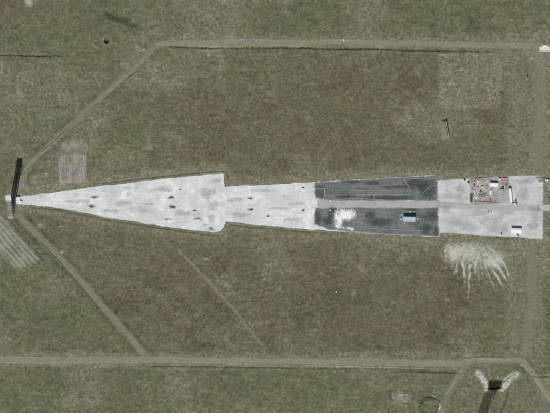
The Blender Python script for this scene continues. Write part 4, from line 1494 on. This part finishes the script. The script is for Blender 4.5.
def box_pillar(label, u, v, mat, w_=.9, h=1.1):
    t = thing('marker_pillar', label, 'pillar', u, v, random.uniform(-.3, .3), z=PADZ + .06)
    MB().box((0, 0, .1), (w_ * 1.4, w_ * 1.4, .2)).build('footing', 'concrete', t)
    MB().box((0, 0, h / 2 + .2), (w_, w_, h), 0, .9).build('shaft', mat, t)
    MB().box((0, 0, h + .24), (w_ * 1.1, w_ * 1.1, .08)).build('cap', mat, t)


box_pillar('white marker pillar on the centre road near the sump', 330.2, 200.6, 'white')
box_pillar('white marker pillar below the centre road near the lime spill', 330.2, 210.4, 'white')
box_pillar('white marker pillar left of the lime spill by a dark patch', 327.0, 216.0, 'offwhite', .6, .8)


def posts():
    first = None
    nth = ['leftmost', 'second from left', 'third from left', 'fourth from left', 'fifth from left', 'middle', 'fifth from right', 'fourth from right', 'third from right', 'second from right', 'rightmost']
    for k in range(11):
        u, v = 341.5 + k * 1.9, 209.3 + .35 * math.sin(k * 1.7)
        x, y = P(u, v)
        if first is None:
            t = thing('marker_post', 'leftmost short dark post in the row above the white lime spill', 'post', u, v, 0, 'row of posts above the lime spill', PADZ + .05)
            MB().box((0, 0, .06), (.6, .6, .12)).build('footing', 'tarp', t)
            MB().tube((0, 0, .1), (0, 0, 1.2), .2, 8, .16).build('shaft', 'dksteel', t)
            first = t
        else:
            t = first.copy()
            t['label'] = nth[k] + ' short dark post in the row above the white lime spill'
            C.objects.link(t)
            t.location = (float(x), float(y), PADZ + .05)
            for ch in first.children:
                c = ch.copy()
                C.objects.link(c)
                c.parent = t


posts()


# ---- dark target stands on the white apron
def stand(label, u, v, L=2.6, hh=1.2, rot=0.0):
    t = thing('target_stand', label, 'stand', u, v, rot, 'target stands on the white apron', PADZ + .03)
    for s in (-1, 1):
        MB().box((s * L * .42, 0, .06), (.16, 1.3, .12)).build('foot', 'dksteel', t)
        MB().box((s * L * .42, 0, hh / 2 + .1), (.14, .14, hh)).build('upright', 'dksteel', t)
        MB().tube((s * L * .42, .6, .1), (s * L * .42, .05, hh * .9), .05, 5).build('stay', 'dksteel', t)
    for k in range(3):
        MB().box((0, -.1, .35 + k * hh * .3), (L, .07, hh * .27)).build('board', 'darkwood' if k % 2 else 'dksteel', t)


for u, v, L, lb in [(173.2, 207.6, 3.0, 'dark target stand on the strongest scorch mark of the wide apron'), (170.8, 206.6, 1.6, 'small dark target stand just left of the strongest scorch mark'),
                    (194.5, 211.0, 2.2, 'dark target stand right of the strongest scorch mark, near the apron centre'), (171, 198, 1.8, 'dark target stand on the upper scorch mark of the wide apron'),
                    (93.5, 197.6, 2.2, 'dark target stand on the upper scorch mark near the narrow tip'), (91.5, 207.0, 2.2, 'dark target stand on the lower scorch mark near the narrow tip'),
                    (251.3, 210.2, 2.2, 'dark target stand on the lower mark of the narrower apron'), (250.6, 198.8, 1.8, 'dark target stand on the upper mark of the narrower apron'),
                    (303.2, 188.0, 1.8, 'dark target stand at the apron top edge near the dark panel'), (303.2, 210.8, 1.8, 'dark target stand left of the sump and low dark patch'),
                    (180.2, 189.8, 1.4, 'small dark target stand high on the wide apron'), (268.2, 216.6, 1.6, 'small dark target stand on the lower edge of the narrower apron')]:
    stand(lb, u, v, L, 1.0 + .2 * (L > 2), R(random.uniform(-8, 8)))

# ---- huts and pads at the tower foot
hut('equipment_hut', 'small white hut at the narrow tip of the gravel apron', 'hut', 18.0, 199.0, 3.2, 2.4, 2.4, 'white', 'offwhite', R(5), 1, 0, .2, .02)
container('steel_container', 'small pale container right of the white hut at the tip', 'container', 20.8, 202.4, 3.0, 2.0, 2.0, 'offwhite', R(-8), .06)

# ---- retaining wall with its earth bank
def retaining_wall():
    t = thing('retaining_wall', 'leaning timber faced wall holding an earth bank in the field', 'wall', 447.1, 130.6, 0, z=0)
    a, b = P(446.0, 122.2), P(448.7, 137.0)
    cx, cy, _ = t.location
    base = float(H(cx + 1.0, cy))
    n = 9
    for k in range(n):
        f0 = (k + .5) / n
        x = float(a[0] + (b[0] - a[0]) * f0) - cx
        y = float(a[1] + (b[1] - a[1]) * f0) - cy
        ang = math.atan2(float(b[1] - a[1]), float(b[0] - a[0]))
        L = math.hypot(float(b[0] - a[0]), float(b[1] - a[1])) / n
        hh = 4.6 + random.uniform(-.35, .35)
        MB().box((x, y, base - .6 + (hh + .6) / 2), (L - .05, .32, hh + .6), ang + random.uniform(-.04, .04)).build('panel', ('concrete', 'stone', 'whiteconc')[k % 3], t)
        if k % 2 == 0:
            MB().box((x + .35, y, base + .9), (.3, .3, 3.0), ang).build('buttress', 'dksteel', t)


retaining_wall()

# ---- white foundation in the north-east corner
def slab():
    t = thing('foundation_slab', 'white concrete foundation with low walls at the north east corner', 'foundation', 548, 49, 0, z=.0)
    MB().box((2.5, 0, .15), (22.0, 5.2, .5)).build('slab', 'whiteconc', t)
    for x, L in ((-8.3, .5), (-3.6, .4), (2.0, .4), (8.0, .4)):
        MB().box((x, .1, .75), (L, 4.6, .75)).build('cross_wall', 'whiteconc', t)
    MB().box((2.5, -2.35, .72), (21.8, .45, .65)).build('front_wall', 'offwhite', t)
    MB().box((-3.2, 3.2, .6), (4.6, 2.0, 1.4), 0, .9).build('rear_block', 'whiteconc', t)
    MB().box((5.2, 3.6, .7), (4.2, 2.8, 1.6), 0, .9).build('rear_block', 'whiteconc', t)


slab()

# ---- boulders
def boulder(label, u, v, r, mat='stone'):
    x, y = P(u, v)
    x, y = float(x), float(y)
    m = MB()
    n, k = 9, 5
    vs_ = []
    sd_ = random.randint(0, 999)
    for j in range(k):
        ph = -0.35 + 1.85 * j / (k - 1)
        for i in range(n):
            a = 2 * math.pi * i / n
            rr = r * math.cos(min(ph, 1.45)) * (.75 + .5 * float(vnoise(np.array(i * 1.7), np.array(j * 1.3), sd_)))
            vs_.append((rr * math.cos(a), rr * math.sin(a), r * .75 * math.sin(ph) * (.9 + .2 * random.random())))
    fs_ = [(j * n + i, j * n + (i + 1) % n, (j + 1) * n + (i + 1) % n, (j + 1) * n + i) for j in range(k - 1) for i in range(n)]
    fs_ += [tuple(range(n)), tuple(range((k - 1) * n, k * n))]
    o = m.add(vs_, fs_).build('boulder', mat)
    o.location = (x, y, float(H(x, y)))
    tag(o, label, 'boulder')


boulder('white boulder alone in the brown field below the dark panels', 336.3, 292.0, .75, 'whiteconc')
boulder('pale boulder beside the northern dirt track', 343.6, 40.0, 1.0, 'whiteconc')
boulder('pale boulder in the field below the apron tip', 60.6, 226.2, .8)
boulder('broad pale boulder between apron tip and diagonal track', 61.8, 252.4, 1.1)
boulder('pale boulder in the grass left of the furrowed plot', 46.6, 173.4, .9)
boulder('pale boulder near the tower shadow and apron tip', 47.8, 186.4, .7)
boulder('pale boulder at the left edge of the furrowed plot', 58.2, 162.8, .6)
boulder('small stone in the southern field right of the faint track', 263.0, 274.5, .7)


def shrub(label, u, v, r, h):
    t = thing('shrub', label, 'shrub', u, v)
    MB().tube((0, 0, -.1), (0, 0, h * .6), .08, 6, .03).tube((0, 0, h * .3), (r * .5, r * .2, h * .75), .05, 5, .02).tube((0, 0, h * .25), (-r * .5, -r * .1, h * .7), .05, 5, .02).build('stem', 'darkwood', t)
    n = 420
    vs_, fs_ = [], []
    for i in range(n):
        a, b, c = rng.normal(size=3)
        k = (rng.random() ** .4) / math.sqrt(a * a + b * b + c * c)
        p = np.array([a * k * r, b * k * r, h * .6 + c * k * h * .4]) * (.85 + .3 * rng.random())
        e1, e2 = rng.normal(size=3) * .13, rng.normal(size=3) * .13
        vs_ += [p - e1, p + e2, p + e1, p - e2]
        fs_.append((4 * i, 4 * i + 1, 4 * i + 2, 4 * i + 3))
    o = raw_mesh('foliage', vs_, fs_, 'leaf')
    o.parent = t


shrub('dark shrub on the grass edge at the north west yard corner', 464.6, 180.0, .9, 1.3)
shrub('green shrub on the gravel just left of the littered yard', 468.6, 182.6, 1.1, 1.2)
shrub('dark shrub alone in the grass of the north eastern field', 527.4, 76.0, .9, 1.4)
